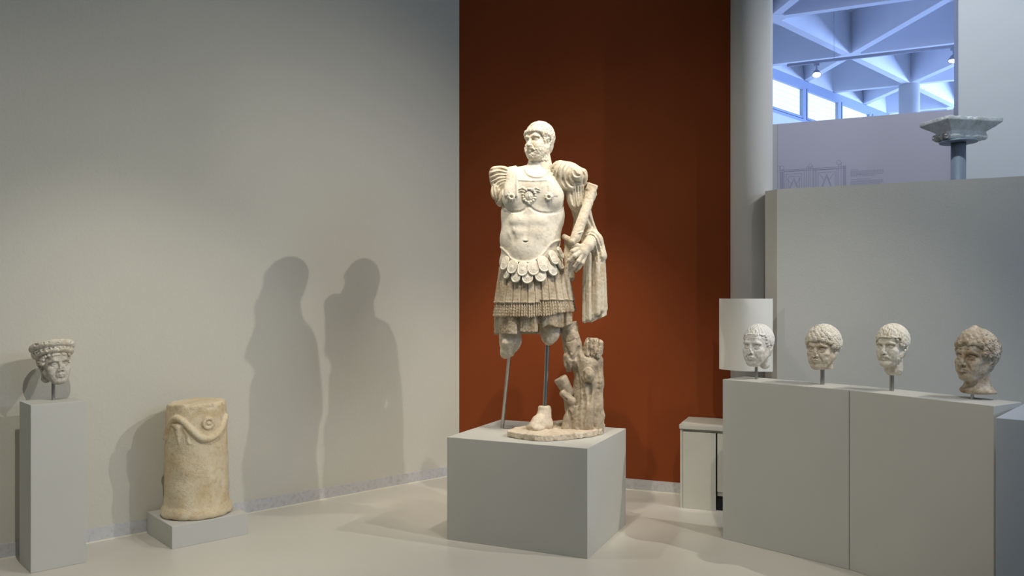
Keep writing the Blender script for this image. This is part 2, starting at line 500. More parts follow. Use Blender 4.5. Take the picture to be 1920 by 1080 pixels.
tag(o, 'plain white curved board wrapped round the pillar above the bench', 'panel')

# high partition block to the right of the pillar
c0 = Vector((1.160, 3.72)) * E; c1 = Vector((1.190, 3.645)) * E
bd = Vector((0.9075, -0.4201)); bn = Vector((0.4201, 0.9075))
c2 = c1 + bd * 2.6
BH = 1.6 + 0.48 * E
structure(put('wall_right', prism([tuple(c0), tuple(c1), tuple(c2), tuple(c2 + bn * 0.3), tuple(c1 + bn * 0.3), tuple(c0 + bn * 0.16)], 0, BH), M['block']))

# ---------------------------------------------------------------- benches (two long display units)
A = Vector((0.8685, 3.3465)) * E; S_ = Vector((1.2318, 2.966)) * E; T = Vector((1.504, 2.534)) * E
BZ = 0.657 * E
d1 = (S_ - A).normalized(); d2 = (T - S_).normalized(); BW = 0.272
nb1 = Vector((-d1.y, d1.x)); nb2 = Vector((-d2.y, d2.x)); nm = (nb1 + nb2).normalized(); nm = nm * (BW / nm.dot(nb1))
def bench(pts, label):
    cx = sum(p.x for p in pts) / 4; cy = sum(p.y for p in pts) / 4
    o = put('display_bench', prism([(p.x - cx, p.y - cy) for p in pts], 0, BZ), M['plinth'], None, (cx, cy, 0))
    bevel(o, 0.003)
    tag(o, label, 'bench', 'display benches under the row of heads')
    return o
bench([A, S_ - d1 * 0.002, S_ + nm - d1 * 0.002, A + nb1 * BW], 'pale grey display bench nearer the red wall, under the two farther heads')
bench([S_ + d2 * 0.002, T, T + nb2 * BW, S_ + nm + d2 * 0.002], 'pale grey display bench at the right, under the two nearer heads')

# near case at the right border
k0 = Vector((1.365, 2.29)) * E
kd = Vector((0.745, -0.667)); kn = Vector((0.667, 0.745))
k0 = k0 + kd * 0.0
o = put('display_case', box(0, 1.0, 0, 0.62, 0, 1.051), M['case'], None, (k0.x, k0.y, 0), (0, 0, math.atan2(kd.y, kd.x)))
bevel(o, 0.003)
tag(o, 'blue-grey flat-topped display plinth cut off by the right border', 'plinth')

# ---------------------------------------------------------------- plinths
def plinth(name, pts, z, label, mat='plinth', group=None):
    cx = sum(p[0] for p in pts) / 4; cy = sum(p[1] for p in pts) / 4
    loc = [(p[0] - cx, p[1] - cy) for p in pts]
    root = put(name, prism(loc, 0, z), M[mat], None, (cx, cy, 0))
    bevel(root, 0.0025)
    tag(root, label, 'plinth')
    return root
PZ = 0.4204 * E
fl = Vector((-0.2674 * E, E * FPX / 456.2)); fr = Vector((0.2868 * E, E * FPX / 493.3))
ed = (fr - fl); sn = Vector((-ed.y, ed.x)).normalized() * 0.513 * E
plinth('statue_plinth', [tuple(fl), tuple(fr), tuple(fr + sn), tuple(fl + sn)], PZ,
       'large square grey plinth under the standing statue')
HZ = 0.607 * E
p0 = Vector((-1.7336, 2.9236)) * E; e1 = Vector((0.1356, 0.1244)) * E; e2 = Vector((-0.1124, 0.1184)) * E
plinth('head_plinth', [tuple(p0), tuple(p0 + e1), tuple(p0 + e1 + e2), tuple(p0 + e2)], HZ,
       'tall narrow grey plinth at the left under the wreathed head')
DZ = 0.0902 * E
q0 = Vector((-1.341, 3.2016)) * E; f1 = Vector((0.2297, 0.2064)) * E; f2 = Vector((-0.198, 0.2205)) * E
plinth('drum_plinth', [tuple(q0), tuple(q0 + f1), tuple(q0 + f1 + f2), tuple(q0 + f2)], DZ,
       'low square white plinth on the floor under the carved drum')

# ---------------------------------------------------------------- cabinet by the red wall
cb = Vector((0.7947, 3.835)) * E
cr_ = Vector((0.9286, -0.371)); cn = Vector((0.371, 0.9286))
root = empty('cabinet', (cb.x, cb.y, 0), math.atan2(cr_.y, cr_.x))
CH = 0.395 * E; CD = 0.405; CW = 0.33; W1 = 0.262
put('body', prism([(0.003, 0.018), (CW, 0.018), (CW, CD), (0.003, CD)], 0.11, CH - 0.035), M['cab'], root)
put('side_panel', box(0, 0.018, 0.0, CD, 0.0, CH - 0.035), M['cab'], root)
bevel(put('top', box(-0.006, CW + 0.006, -0.012, CD + 0.004, CH - 0.034, CH), M['cab'], root), 0.003)
bevel(put('door', box(0.020, W1, 0.0, 0.0175, 0.0, CH - 0.055), M['cab'], root, label='tall left door reaching the floor'), 0.002)
bevel(put('door', box(W1 + 0.012, CW - 0.004, 0.0, 0.0175, 0.145, CH - 0.055), M['cab'], root, label='right door ending above a black recess'), 0.002)
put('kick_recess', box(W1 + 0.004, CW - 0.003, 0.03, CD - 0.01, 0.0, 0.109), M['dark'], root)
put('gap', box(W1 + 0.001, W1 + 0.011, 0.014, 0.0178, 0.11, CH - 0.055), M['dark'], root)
tag(root, 'beige low cabinet with two doors standing against the red wall', 'cabinet')

# ---------------------------------------------------------------- lilac board partition in the upper hall
l0 = pxz(1458, 8.14); l1 = pxz(1788, 7.50); lz = 1.6 + 322.5 / FPX * 8.14
ld = (l1 - l0).normalized(); ln = Vector((-ld.y, ld.x))
structure(put('wall_board', prism([tuple(l0), tuple(l1), tuple(l1 + ln * 0.12), tuple(l0 + ln * 0.12)], 0, lz), M['lilac']))
l00 = pxz(1446, 8.12)
structure(put('trim_3', prism([tuple(l0 - ld * 0.3), tuple(l0 - ld * 0.002), tuple(l0 - ld * 0.002 + ln * 0.12), tuple(l0 - ld * 0.3 + ln * 0.12)], 0, lz), M['block']))
l2 = l1 + ld * 0.5
structure(put('trim_4', prism([tuple(l1 + ld * 0.003), tuple(l2), tuple(l2 + ln * 0.12), tuple(l1 + ld * 0.003 + ln * 0.12)], 0, lz + 0.02), M['white']))

# white pier at the right
w0 = pxz(1797, 6.95); wd_ = Vector((0.9075, -0.4201))
structure(put('wall_pier', prism([tuple(w0), tuple(w0 + wd_ * 2.6), tuple(w0 + wd_ * 2.6 + bn * 0.5), tuple(w0 + bn * 0.5 - wd_ * 0.0)], 0, CEIL_Z), M['white']))

# printed drawing and text block on the lilac board (thin printed strokes)
def board_pt(px, py):
    # intersect the pixel ray with the board plane -> (u along board, z)
    m = (px - 960) / FPX
    # l0 + ld*u : x = m*y
    u = (m * l0.y - l0.x) / (ld.x - m * ld.y)
    y = l0.y + ld.y * u
    return u, 1.6 + (555 - py) / FPX * y
def strokes(name, segs, wd, mat, lift=0.0015, parent=None):
    v = []; f = []
    for (a, b) in segs:
        ua, za = a; ub, zb = b
        d = Vector((ub - ua, zb - za)); 
        if d.length < 1e-6: continue
        n = Vector((-d.y, d.x)).normalized() * wd / 2
        k = len(v)
        for (uu, zz, s) in ((ua, za, -1), (ub, zb, -1), (ub, zb, 1), (ua, za, 1)):
            p = l0 + ld * (uu + n.x * s) - ln * lift
            v.append((p.x, p.y, zz + n.y * s))
        for (uu, zz, s) in ((ua, za, -1), (ub, zb, -1), (ub, zb, 1), (ua, za, 1)):
            p = l0 + ld * (uu + n.x * s) - ln * 0.0002
            v.append((p.x, p.y, zz + n.y * s))
        f += [(k, k + 1, k + 2, k + 3), (k + 4, k + 7, k + 6, k + 5), (k, k + 4, k + 5, k + 1), (k + 1, k + 5, k + 6, k + 2), (k + 2, k + 6, k + 7, k + 3), (k + 3, k + 7, k + 4, k)]
    return put(name, mesh_of(v, f), M[mat], parent)
def rect_segs(x0, y0, x1, y1, sl=-0.07):
    g = lambda x, y: board_pt(x, y + sl * (x - x0))
    P = [g(x0, y0), g(x1, y0), g(x1, y1), g(x0, y1)]
    return [(P[i], P[(i + 1) % 4]) for i in range(4)]
segs = []
YB = 366
for (x0, x1, yt) in ((1458, 1463, 312), (1467, 1470, 318), (1470, 1508, 322), (1474, 1503, 327), (1478, 1499, 332), (1512, 1516, 313), (1519, 1524, 312), (1526, 1529, 317), (1531, 1569, 319), (1534, 1566, 324), (1572, 1577, 308), (1581, 1586, 311)):
    segs += rect_segs(x0, yt, x1, YB)
for cx, yb in ((1488.5, 334), (1550, 326)):      # lozenge lattice in the two leaves
    for r_ in (0, 4):
        segs += [(board_pt(cx, yb + r_), board_pt(cx - 15, YB + r_)), (board_pt(cx, yb + r_), board_pt(cx + 15, YB + r_))]
    segs += [(board_pt(cx - 13, yb + 1), board_pt(cx - 4, yb + 12)), (board_pt(cx + 13, yb - 1), board_pt(cx + 4, yb + 12))]
for cx, cy, rr in ((1466, 315, 4.0), (1519.5, 311, 3.6), (1573, 305, 4.4)):   # ball finials
    P = [board_pt(cx + rr * math.cos(a), cy + rr * math.sin(a)) for a in [2 * math.pi * i / 14 for i in range(15)]]
    segs += list(zip(P[:-1], P[1:]))
segs += [(board_pt(1459, 320), board_pt(1586, 312)), (board_pt(1459, 323), board_pt(1586, 315))]
prt = strokes('wall_drawing', segs, 0.0038, 'print')
strokes('shaded_strip', [(board_pt(1583.5, 312), board_pt(1583.5, YB))], 0.024, 'print2', 0.001, prt)
strokes('shaded_strip', [(board_pt(1466, 322), board_pt(1466, YB))], 0.024, 'print2', 0.001, prt)
tag(prt, 'faint line drawing of a panelled gate printed on the lilac board', 'drawing')
rg = random.Random(3); segs = []
def textrow(x0, x1, y, sl=-0.055):
    x = x0
    while x < x1:
        l = rg.uniform(1.5, 5.0); e = min(x + l, x1)
        segs.append((board_pt(x, y + sl * (x - x0)), board_pt(e, y + sl * (e - x0)))); x = e + 0.9
textrow(1595, 1608, 318.5)
head_rows = [(321.5, 1657), (323.8, 1656), (326.1, 1657), (328.4, 1655), (330.7, 1640)]
for y, e in head_rows: textrow(1595, e, y)
seg1 = segs; segs = []
textrow(1595, 1632, 337)
for y, e in [(340, 1657), (342.3, 1656), (344.6, 1657), (347, 1650)]: textrow(1595, e, y)
o = empty('wall_text', (l0.x, l0.y, 0))
o.location = (0, 0, 0)
strokes('paragraph', seg1, 0.0048, 'print', parent=o)
strokes('paragraph', segs, 0.0048, 'print', parent=o)
tag(o, 'small block of printed text in two paragraphs on the lilac board', 'text')

# ---------------------------------------------------------------- ceiling: slab and a triangular grid of beams
N0 = Vector((3.184, 9.95)); bv = Vector((1.606, 1.56)); 
av = Vector((0.9026, -0.4305)) * 2.05
BEAM_Z = 5.0
slab = structure(put('ceiling', prism([(-12, -6), (16, -6), (26, 30), (-12, 30)], CEIL_Z - 0.02, CEIL_Z + 0.2), M['ceil']))
def beam(p, q):
    d = (q - p).normalized(); n = Vector((-d.y, d.x)); wb, wt = 0.055, 0.12
    v = []
    for e in (p, q):
        for (s, z) in ((-wb, BEAM_Z), (wb, BEAM_Z), (wt, CEIL_Z - 0.021), (-wt, CEIL_Z - 0.021)):
            x = e + n * s; v.append((x.x, x.y, z))
    f = [(0, 1, 5, 4), (1, 2, 6, 5), (2, 3, 7, 6), (3, 0, 4, 7), (3, 2, 1, 0), (4, 5, 6, 7)]
    return put('beam', mesh_of(v, f), M['ceil'], slab)
for j in range(-3, 6): 
    o_ = N0 + av * j; beam(o_ - bv * 3.5, o_ + bv * 7.5)
for i in range(-2, 7):
    o_ = N0 + bv * i; beam(o_ - av * 2.6, o_ + av * 5.5)
cv = (bv - av)
for i in range(-3, 9):
    o_ = N0 + bv * i; beam(o_ + cv * -4.5, o_ + cv * 3.6)
def node(p):
    o = put('beam_node', lathe([(0.17, BEAM_Z - 0.002), (0.24, CEIL_Z - 0.022)], 6), M['ceil'], slab, loc=(p.x, p.y, 0))
for i in range(-1, 5):
    for j in range(-1, 4): node(N0 + bv * i + av * j)
N2 = N0 + bv * 2
o = structure(put('column_2', lathe([(0.155, 0), (0.155, BEAM_Z - 0.003)], 48), M['white'], loc=(N2.x, N2.y, 0))); smooth_angle(o)

# ---------------------------------------------------------------- window wall of the upper hall
bvn = bv.normalized(); wn = Vector((-bvn.y, bvn.x))
Wp = pxz(1446, 12.06)
def wall_u(px):
    m = (px - 960) / FPX
    return (m * Wp.y - Wp.x) / (bvn.x - m * bvn.y)
TOPZ = 1.6 + 3.40; G1 = 1.6 + 3.27; G0 = 1.6 + 2.81; FB = 1.6 + 2.74
u1 = wall_u(1510); u2 = wall_u(1576); pitch = u2 - u1
def seg_wall(name, z0, z1, mat, t0, t1, ua=-9, ub=16):
    a = Wp + bvn * ua; b = Wp + bvn * ub
    return structure(put(name, prism([tuple(a + wn * t0), tuple(b + wn * t0), tuple(b + wn * t1), tuple(a + wn * t1)], z0, z1), M[mat]))
seg_wall('wall_window', 0, FB, 'ceil', 0.0, 0.25)
seg_wall('wall_window_head', TOPZ, CEIL_Z - 0.022, 'ceil', 0.0, 0.25)
for k in range(-4, 9):
    ua = u1 + pitch * (k - 1) + 0.0; ub = ua + pitch
    a = Wp + bvn * ua
    root = empty('window_%d' % (k + 5), (a.x, a.y, FB), math.atan2(bvn.y, bvn.x))
    structure(root)
    Hh = TOPZ - FB; L = pitch
    fw = 0.075
    v = []; f = []
    def fb(x0, x1, z0, z1, y0=0.01, y1=0.07):
        kx = len(v)
        for z in (z0, z1):
            for (x, y) in ((x0, y0), (x1, y0), (x1, y1), (x0, y1)): v.append((x, y, z))
        f.extend([(kx + 3, kx + 2, kx + 1, kx), (kx + 4, kx + 5, kx + 6, kx + 7)] + [(kx + i, kx + (i + 1) % 4, kx + 4 + (i + 1) % 4, kx + 4 + i) for i in range(4)])
    fb(0, L, 0, 0.05); fb(0, L, Hh - 0.11, Hh)
    fb(0, 0.05, 0.05, Hh - 0.11); fb(L - 0.05, L, 0.05, Hh - 0.11)
    fb(0.07, L - 0.07, 0.055, 0.09, 0.0, 0.05); fb(0.07, L - 0.07, Hh - 0.15, Hh - 0.115, 0.0, 0.05)
    fb(0.058, 0.09, 0.055, Hh - 0.115, 0.0, 0.05); fb(L - 0.09, L - 0.058, 0.055, Hh - 0.115, 0.0, 0.05)
    put('window_frame', mesh_of(v, f), M['frame'], root)
    put('window_pane', box(0.04, L - 0.04, 0.052, 0.058, 0.04, Hh - 0.1), M['glow'], root)

# ---------------------------------------------------------------- light track with two spotlights
ta = pxz(1476, 1522 * 3.15 / 430); tb_ = pxz(1860, 1522 * 3.15 / 474)
TZ = 1.6 + 3.15
td = (tb_ - ta); tl = td.length; td.normalize()
trk = empty('lighting_track', (ta.x, ta.y, TZ), math.atan2(td.y, td.x))
put('rail', box(0, tl, -0.018, 0.018, 0, 0.035), M['track'], trk)
for s_ in (0.6, 2.2, 3.6): put('hanger', box(s_ - 0.002, s_ + 0.002, -0.002, 0.002, 0.035, CEIL_Z - TZ - 0.02), M['track'], trk)
tag(trk, 'long thin lighting track hung under the beams of the upper hall', 'track')
def track_spot(px, py, label, aim, glow):
    m = (px - 960) / FPX
    u = (m * ta.y - ta.x) / (td.x - m * td.y); p = ta + td * u
    root = empty('spotlight', (p.x, p.y, TZ - 0.001))
    put('bracket', box(-0.03, 0.03, -0.02, 0.02, -0.035, 0.0), M['track'], root)
    put('stem', box(-0.008, 0.008, -0.008, 0.008, -0.10, -0.035), M['track'], root)
    h = put('lamp_head', lathe([(0.03, 0.0), (0.055, -0.03), (0.085, -0.11), (0.088, -0.13), (0.080, -0.13), (0.074, -0.10), (0.01, -0.06)], 24, cap=False), M['track'], root, loc=(0, 0, -0.095))
    smooth_angle(h); h.rotation_euler = aim
    b = put('bulb', lathe([(0.005, -0.135), (glow, -0.125), (glow, -0.10), (0.01, -0.07)], 20), M['bulb' if glow < 0.06 else 'bulb2'], root, loc=(0, 0, -0.095)); b.rotation_euler = aim
    h.scale = (0.66,) * 3; b.scale = (0.66,) * 3
    tag(root, label, 'spotlight', 'spotlights on the track in the upper hall')
    return root
track_spot(1531, 135, 'left spotlight on the upper hall track, glaring toward the viewer', (R(-28), R(10), 0), 0.045)
track_spot(1788, 108, 'right spotlight on the upper hall track, beside the white pier', (R(-10), R(12), 0), 0.07)
# ------------------------------------------------------------------ carved heads (units: 1 = about 1 cm, face toward -Y)
def ell_s(c, r, X, Y, Z):
    x = X - c[0]; y = Y - c[1]; z = Z - c[2]
    k0 = np.sqrt((x / r[0]) ** 2 + (y / r[1]) ** 2 + (z / r[2]) ** 2)
    k1 = np.sqrt((x / r[0] ** 2) ** 2 + (y / r[1] ** 2) ** 2 + (z / r[2] ** 2) ** 2) + 1e-6
    return k0 * (k0 - 1) / k1
CR_C = (0, 1.6, 3.3); CR_R = (7.5, 9.3, 8.4)
def head_clay(h=0.24, neck=None, nose='full', jaw=1.0, mouth='closed', frown=0.0, seed=1, deep=1.0, lo=(-11, -13, -17), hi=(11, 14, 15), age=0.0):
    c = Clay(lo, hi, h)
    c.ell(CR_C, CR_R)
    c.ell((0, -2.2, -2.6), (6.1 * jaw, 6.3, 8.0), 2.0)
    c.ell((0, -5.6, -9.3), (2.9 * jaw, 2.6, 2.5), 2.0)
    for s in (-1, 1):
        c.cap((s * 5.4 * jaw, 1.2, -4.2), (s * 2.4 * jaw, -5.0, -9.6), 1.7, 1.7, 2.0)
        c.ell((s * 4.3, -5.5, -2.9), (1.9, 1.8, 1.6), 1.6)                    # cheekbone
        c.ell((s * 3.6, -5.6, -5.8), (1.9, 1.9, 2.6), 1.8)                    # cheek
        c.chain([(s * 0.9, -8.0, 1.5), (s * 3.0, -7.95, 2.1), (s * 5.2, -6.3, 1.3)], [0.8, 0.75, 0.6], 0.9)   # brow
    c.ell((0, -6.3, 4.2), (4.6, 1.8, 2.4), 1.6)                                 # forehead
    for s in (-1, 1):                                                           # orbits
        c.ell((s * 3.05, -8.9, -0.1), (1.75, 1.9 * deep, 1.15), 0.8, '-')
        c.ell((s * 1.4, -9.3, -0.3), (0.8, 1.6, 1.1), 0.7, '-')
    c.chain([(0, -7.5, 1.3), (0, -8.6, -0.6), (0, -10.0, -2.7), (0, -10.5, -3.5)], [0.85, 0.75, 0.95, 1.05], 0.7)
    for s in (-1, 1):
        c.ell((s * 1.25, -9.1, -3.9), (0.75, 1.0, 0.7), 0.5)
    c.ell((0, -6.8, -6.2), (2.9, 2.35, 2.2), 1.0)                               # muzzle
    for s in (-1, 1):
        # eyeball, lids
        c.ell((s * 3.0, -6.55, -0.35), (1.35, 1.15, 1.05), 0.1)
        up = [(s * 1.65, -7.15, -0.55), (s * 2.2, -7.62, 0.12), (s * 3.0, -7.78, 0.38), (s * 3.9, -7.38, 0.10), (s * 4.5, -6.75, -0.5)]
        dn = [(s * 1.65, -7.15, -0.55), (s * 2.3, -7.52, -1.0), (s * 3.1, -7.55, -1.15), (s * 3.9, -7.2, -0.95), (s * 4.5, -6.75, -0.5)]
        c.chain(up, [0.2, 0.27, 0.3, 0.27, 0.2], 0.12)
        c.chain(dn, [0.15, 0.2, 0.22, 0.2, 0.15], 0.12)
        c.ell((s * 0.62, -9.7, -4.45), (0.42, 0.55, 0.4), 0.2, '-')            # nostril
        c.chain([(s * 1.7, -8.3, -3.7), (s * 2.6, -7.9, -5.2), (s * 3.1, -7.2, -6.6)], [0.28, 0.26, 0.18], 0.7, '-')  # fold
        if age:
            c.chain([(s * 1.7, -7.6, -1.7), (s * 3.0, -7.6, -2.1), (s * 4.3, -6.9, -1.8)], 0.2, 0.5, '-')
    # mouth
    c.chain([(-2.1, -8.15, -6.5), (-0.9, -9.0, -6.0), (0, -9.1, -6.15), (0.9, -9.0, -6.0), (2.1, -8.15, -6.5)], [0.2, 0.5, 0.45, 0.5, 0.2], 0.35)
    c.chain([(-1.7, -8.1, -6.95), (0, -8.85, -7.35), (1.7, -8.1, -6.95)], [0.3, 0.6, 0.3], 0.35)
    wv = 0.0 if mouth == 'closed' else 0.14
    c.chain([(-2.3, -8.35, -6.75), (-1, -9.25, -6.6), (0, -9.5, -6.68), (1, -9.25, -6.6), (2.3, -8.35, -6.75)], 0.17 + wv, 0.2, '-')
    c.cap((-1.2, -8.6, -8.15), (1.2, -8.6, -8.15), 0.4, k=0.9, op='-')         # under lip
    c.cap((0, -9.6, -4.9), (0, -9.5, -5.5), 0.2, k=0.5, op='-')                 # philtrum
    if frown:
        for s in (-1, 1): c.cap((s * 0.55, -9.0, 1.2), (s * 0.8, -8.6, 2.6), 0.2, 0.12, 0.4, '-')
        for z in (3.3, 4.3, 5.2)[:int(1 + frown)]:
            c.chain([(-3.6, -7.2, z), (0, -8.5, z - 0.15), (3.6, -7.2, z)], 0.17, 0.5, '-')
    if nose == 'broken':
        c.ell((0.2, -11.3, -3.2), (1.6, 1.6, 1.5), 0.2, '-'); c.ell((-0.3, -10.9, -1.9), (0.9, 1.1, 1.2), 0.3, '-')
        c.ell((0.9, -10.9, -4.3), (0.9, 1.2, 0.7), 0.2, '-')
    elif nose == 'chipped':
        c.ell((0, -11.9, -3.6), (1.2, 1.0, 1.0), 0.2, '-')
    # ears
    for s in (-1, 1):
        q = euler(0, 0, s * 18)
        c.torus((s * 7.15, 1.5, -0.4), 1.25, 0.42, 'X', 0.3, '+', rot=euler(-12, 0, s * -20))
        c.torus((s * 7.1, 1.25, -1.5), 0.85, 0.45, 'X', 0.3, '+', rot=euler(-12, 0, s * -20))
        c.ell((s * 6.9, 0.9, -2.9), (0.5, 0.7, 1.0), 0.5)
        c.ell((s * 7.7, 1.1, -0.9), (0.75, 0.75, 1.15), 0.25, '-')
    if neck == 'stub':
        c.cap((0, 2.0, -5), (0, 2.2, -10.5), 5.0, 4.7, 1.5)
    elif neck == 'mid':
        c.cap((0, 1.5, -5), (0, 2.2, -13.2), 5.1, 5.0, 1.5)
    elif neck == 'flare':
        c.cap((0, 1.2, -5), (0, 3.0, -15), 5.5, 5.6, 1.5)
        c.ell((0, 3.6, -16.4), (8.4, 7.0, 1.9), 3.2)
    return c
def region(X, Y, Z, z_front=5.2, temple=-3.2):
    """signed field, negative where hair grows"""
    a = -(Z - z_front - 0.0 * X)
    b = np.maximum(-(Y - temple), -(Z - 0.5))
    d = np.maximum(-(Y - 3.1), -(Z + 7.2))
    return smin(smin(a + 0 * Y, b + 0 * Z, 1.2), d, 1.2)
def hair_clay(h=0.24, thick=0.55, style='short', seed=1, z_front=5.2, curl=1.0, lo=(-12, -13, -14), hi=(12, 14, 15), hole=0.35, temple=-3.2, n=240):
    c = Clay(lo, hi, h)
    X, Y, Z = c.xyz()
    R2 = tuple(v + thick for v in CR_R)
    S = ell_s(CR_C, R2, X, Y, Z)
    # lower back of the head follows the nape
    S = smin(S, ell_s((0, 4.8, -2.2), (6.1, 5.0 + thick, 6.4), X, Y, Z), 2.0)
    c.F = np.maximum(S, region(X, Y, Z, z_front, temple)).astype(np.float32)
    c.F = np.maximum(c.F, -(S + 2.2)).astype(np.float32)
    rg = np.random.RandomState(seed)
    def on(d, e):
        d = np.array(d) / np.linalg.norm(d)
        rr = np.array(CR_R) + e
        t = 1 / math.sqrt(((d / rr) ** 2).sum()); return np.array(CR_C) + d * t, d
    def reg(p):
        return float(region(np.array(p[0]), np.array(p[1]), np.array(p[2]), z_front, temple))
    if style == 'curls':
        N = n; P = []
        for i in range(N):
            z = 1 - 2 * (i + .5) / N; a = i * 2.399963
            d = (math.sqrt(1 - z * z) * math.cos(a), math.sqrt(1 - z * z) * math.sin(a), z)
            p, dd = on(d, thick + 0.15)
            if reg(p) < 0.35: P.append((p + rg.uniform(-.2, .2, 3), dd))
        for p, d in P:
            r = curl * rg.uniform(0.9, 1.2); c.ell(p, r, 0.25)
        for p, d in P:
            c.ell(p + d * curl * 1.0, hole * rg.uniform(0.8, 1.3), 0.15, '-')
    else:
        m = {'short': 64, 'waves': 46, 'strands': 54}[style]
        pole = np.array([0, 0.42, 0.9])
        t1 = np.array([1.0, 0, 0]); t2 = np.cross(pole / np.linalg.norm(pole), t1)
        for i in range(m):
            a = 2 * math.pi * (i + rg.uniform(-.2, .2)) / m; ph = rg.uniform(0, 6)
            last = None
            rad = {'short': 0.36, 'waves': 0.55, 'strands': 0.42}[style]
            wob = {'short': 0.05, 'waves': 0.12, 'strands': 0.04}[style]
            for j in range(1, 40):
                th = j * 0.075; aa = a + wob * math.sin(j * 0.9 + ph) + (0.25 if style == 'strands' else 0.12) * j / 12.
                u = pole / np.linalg.norm(pole)
                d = u * math.cos(th) + (t1 * math.cos(aa) + t2 * math.sin(aa)) * math.sin(th)
                p, dd = on(d, thick + 0.02)
                if d[2] < -0.35 and d[1] > 0.2: p = p * 0 + p + np.array([0, -0.6 * (-.35 - d[2]) * 3, 0])
                if reg(p) > 0.3 or p[2] < -7: break
                if last is not None: c.cap(last, p, rad * (0.9 + 0.25 * math.sin(j * 1.7 + ph)), k=0.18)
                last = p
            if last is not None and last[1] < 0: c.ell(last + np.array([0, -0.25, -0.1]), rad * 1.5, 0.3)
    return c
def fringe(c, z=5.6, r=1.05, n=9, hole=0.4, out=0.3, seed=0, wid=62):
    rg = np.random.RandomState(seed)
    for i in range(n):
        a = R(-90 + wid * (2 * i / (n - 1) - 1))
        zz = z - 2.6 * abs(2 * i / (n - 1) - 1) ** 2.2 + rg.uniform(-.25, .25)
        k = math.sqrt(max(0.02, 1 - ((zz - 3.3) / 8.4) ** 2))
        p = np.array([(7.5 * k + out) * math.cos(a), 1.6 + (9.3 * k + out) * math.sin(a), zz])
        q = np.array([math.cos(a), math.sin(a), 0.1])
        rot = None
        c.ell(p, r * rg.uniform(.9, 1.15), 0.2)
        c.ell(p + q * r, hole, 0.15, '-')
def set_head(root, c, hair, mat, scale, loc, rot, hair_mat=None, hair_label=None, org=(0, 0, 0), extra=()):
    hd = put('head', c.mesh(org, scale), mat, root, loc, rot)
    if hair is not None:
        put('hair', hair.mesh(org, scale), hair_mat or mat, hd)
    return hd
def bust(px, py, zplane, chin_px, mat, yaw, clay, hair, scale, label, bottom=-11.2, pitch=0, roll=0, rod_r=0.010, group=None, hair_mat=None, dx=0.0):
    """py: where the rod meets the plinth top; chin_px: image row of the lowest carved point"""
    g = gp(px, py, zplane)
    root = empty('head_sculpture', (g.x, g.y, zplane))
    gap = (py - chin_px) / FPX * g.y
    view = math.degrees(math.atan((px - 960) / FPX))
    rot = (R(pitch), R(roll), R(yaw - view))
    zc = gap - bottom * scale * math.cos(R(pitch))
    hd = set_head(root, clay, hair, mat, scale, (dx, 0, zc), rot, hair_mat)
    put('mount_rod', rod_mesh((0, 0, 0.0), (0, 0, gap + 0.035), rod_r), M['steel'], root)
    tag(root, label, 'sculpture', group)
    return root, hd

# far head of the bench: short cropped hair, lined face
c = head_clay(neck=None, nose='broken', frown=2, age=1, seed=1)
c.cap((1.5, 3.6, -5), (2.2, 4.0, -10.6), 3.3, 3.0, 1.5)
c.rough(0.10, 1.4, 3).rough(0.06, 0.7, 4)
h = hair_clay(style='short', thick=0.2, z_front=6.3, temple=-2.6, seed=3); fringe(h, 6.5, 0.55, 15, 0.15, -0.1, 2, 52)
bust(1418, 711, BZ, 687, M['m_white'], -27, c, h, 0.01165,
     'white marble head with short cropped hair and lined forehead, farthest on the bench', bottom=-11.9, rod_r=0.0095, dx=0.01)
# second: tight drilled curls, heavy scowl
c = head_clay(neck='stub', nose='broken', frown=1, jaw=1.08, seed=5, age=1, deep=1.1)
c.F = np.maximum(c.F, -(c.xyz()[2] + 11.6)).astype(np.float32)
c.rough(0.18, 1.8, 13).rough(0.10, 0.8, 14)
h = hair_clay(style='curls', thick=0.7, curl=1.25, n=330, seed=7, hole=0.33, z_front=5.0); fringe(h, 5.2, 1.2, 11, 0.3, 0.7, 9, 66)
bust(1542, 721, BZ, 692, M['m_buff'], -25, c, h, 0.01105,
     'buff marble head with tight drilled curls and worn broken face, second from the red wall', bottom=-11.7, rod_r=0.0125, hair_mat=M['m_cream'])
# third: swept wavy hair and moustache, neck kept
c = head_clay(neck='mid', nose='chipped', frown=0, jaw=0.97, seed=8, mouth='open')
for s in (-1, 1): c.chain([(0, -9.5, -5.2), (s * 1.6, -8.9, -5.6), (s * 3.0, -7.6, -6.9)], [0.5, 0.55, 0.35], 0.4)
c.ell((0, -7.2, -10.0), (3.2, 2.2, 2.0), 1.0)
c.rough(0.16, 1.1, 23).rough(0.08, 0.6, 24)
h = hair_clay(style='strands', thick=0.75, z_front=5.3, seed=11); fringe(h, 5.3, 0.85, 9, 0.12, 0.5, 12)
bust(1672, 733, BZ, 706, M['m_cream'], -27, c, h, 0.0101,
     'cream marble head with combed-back hair, moustache and short neck, third from the red wall', bottom=-17.6, rod_r=0.0125, dx=0.0)
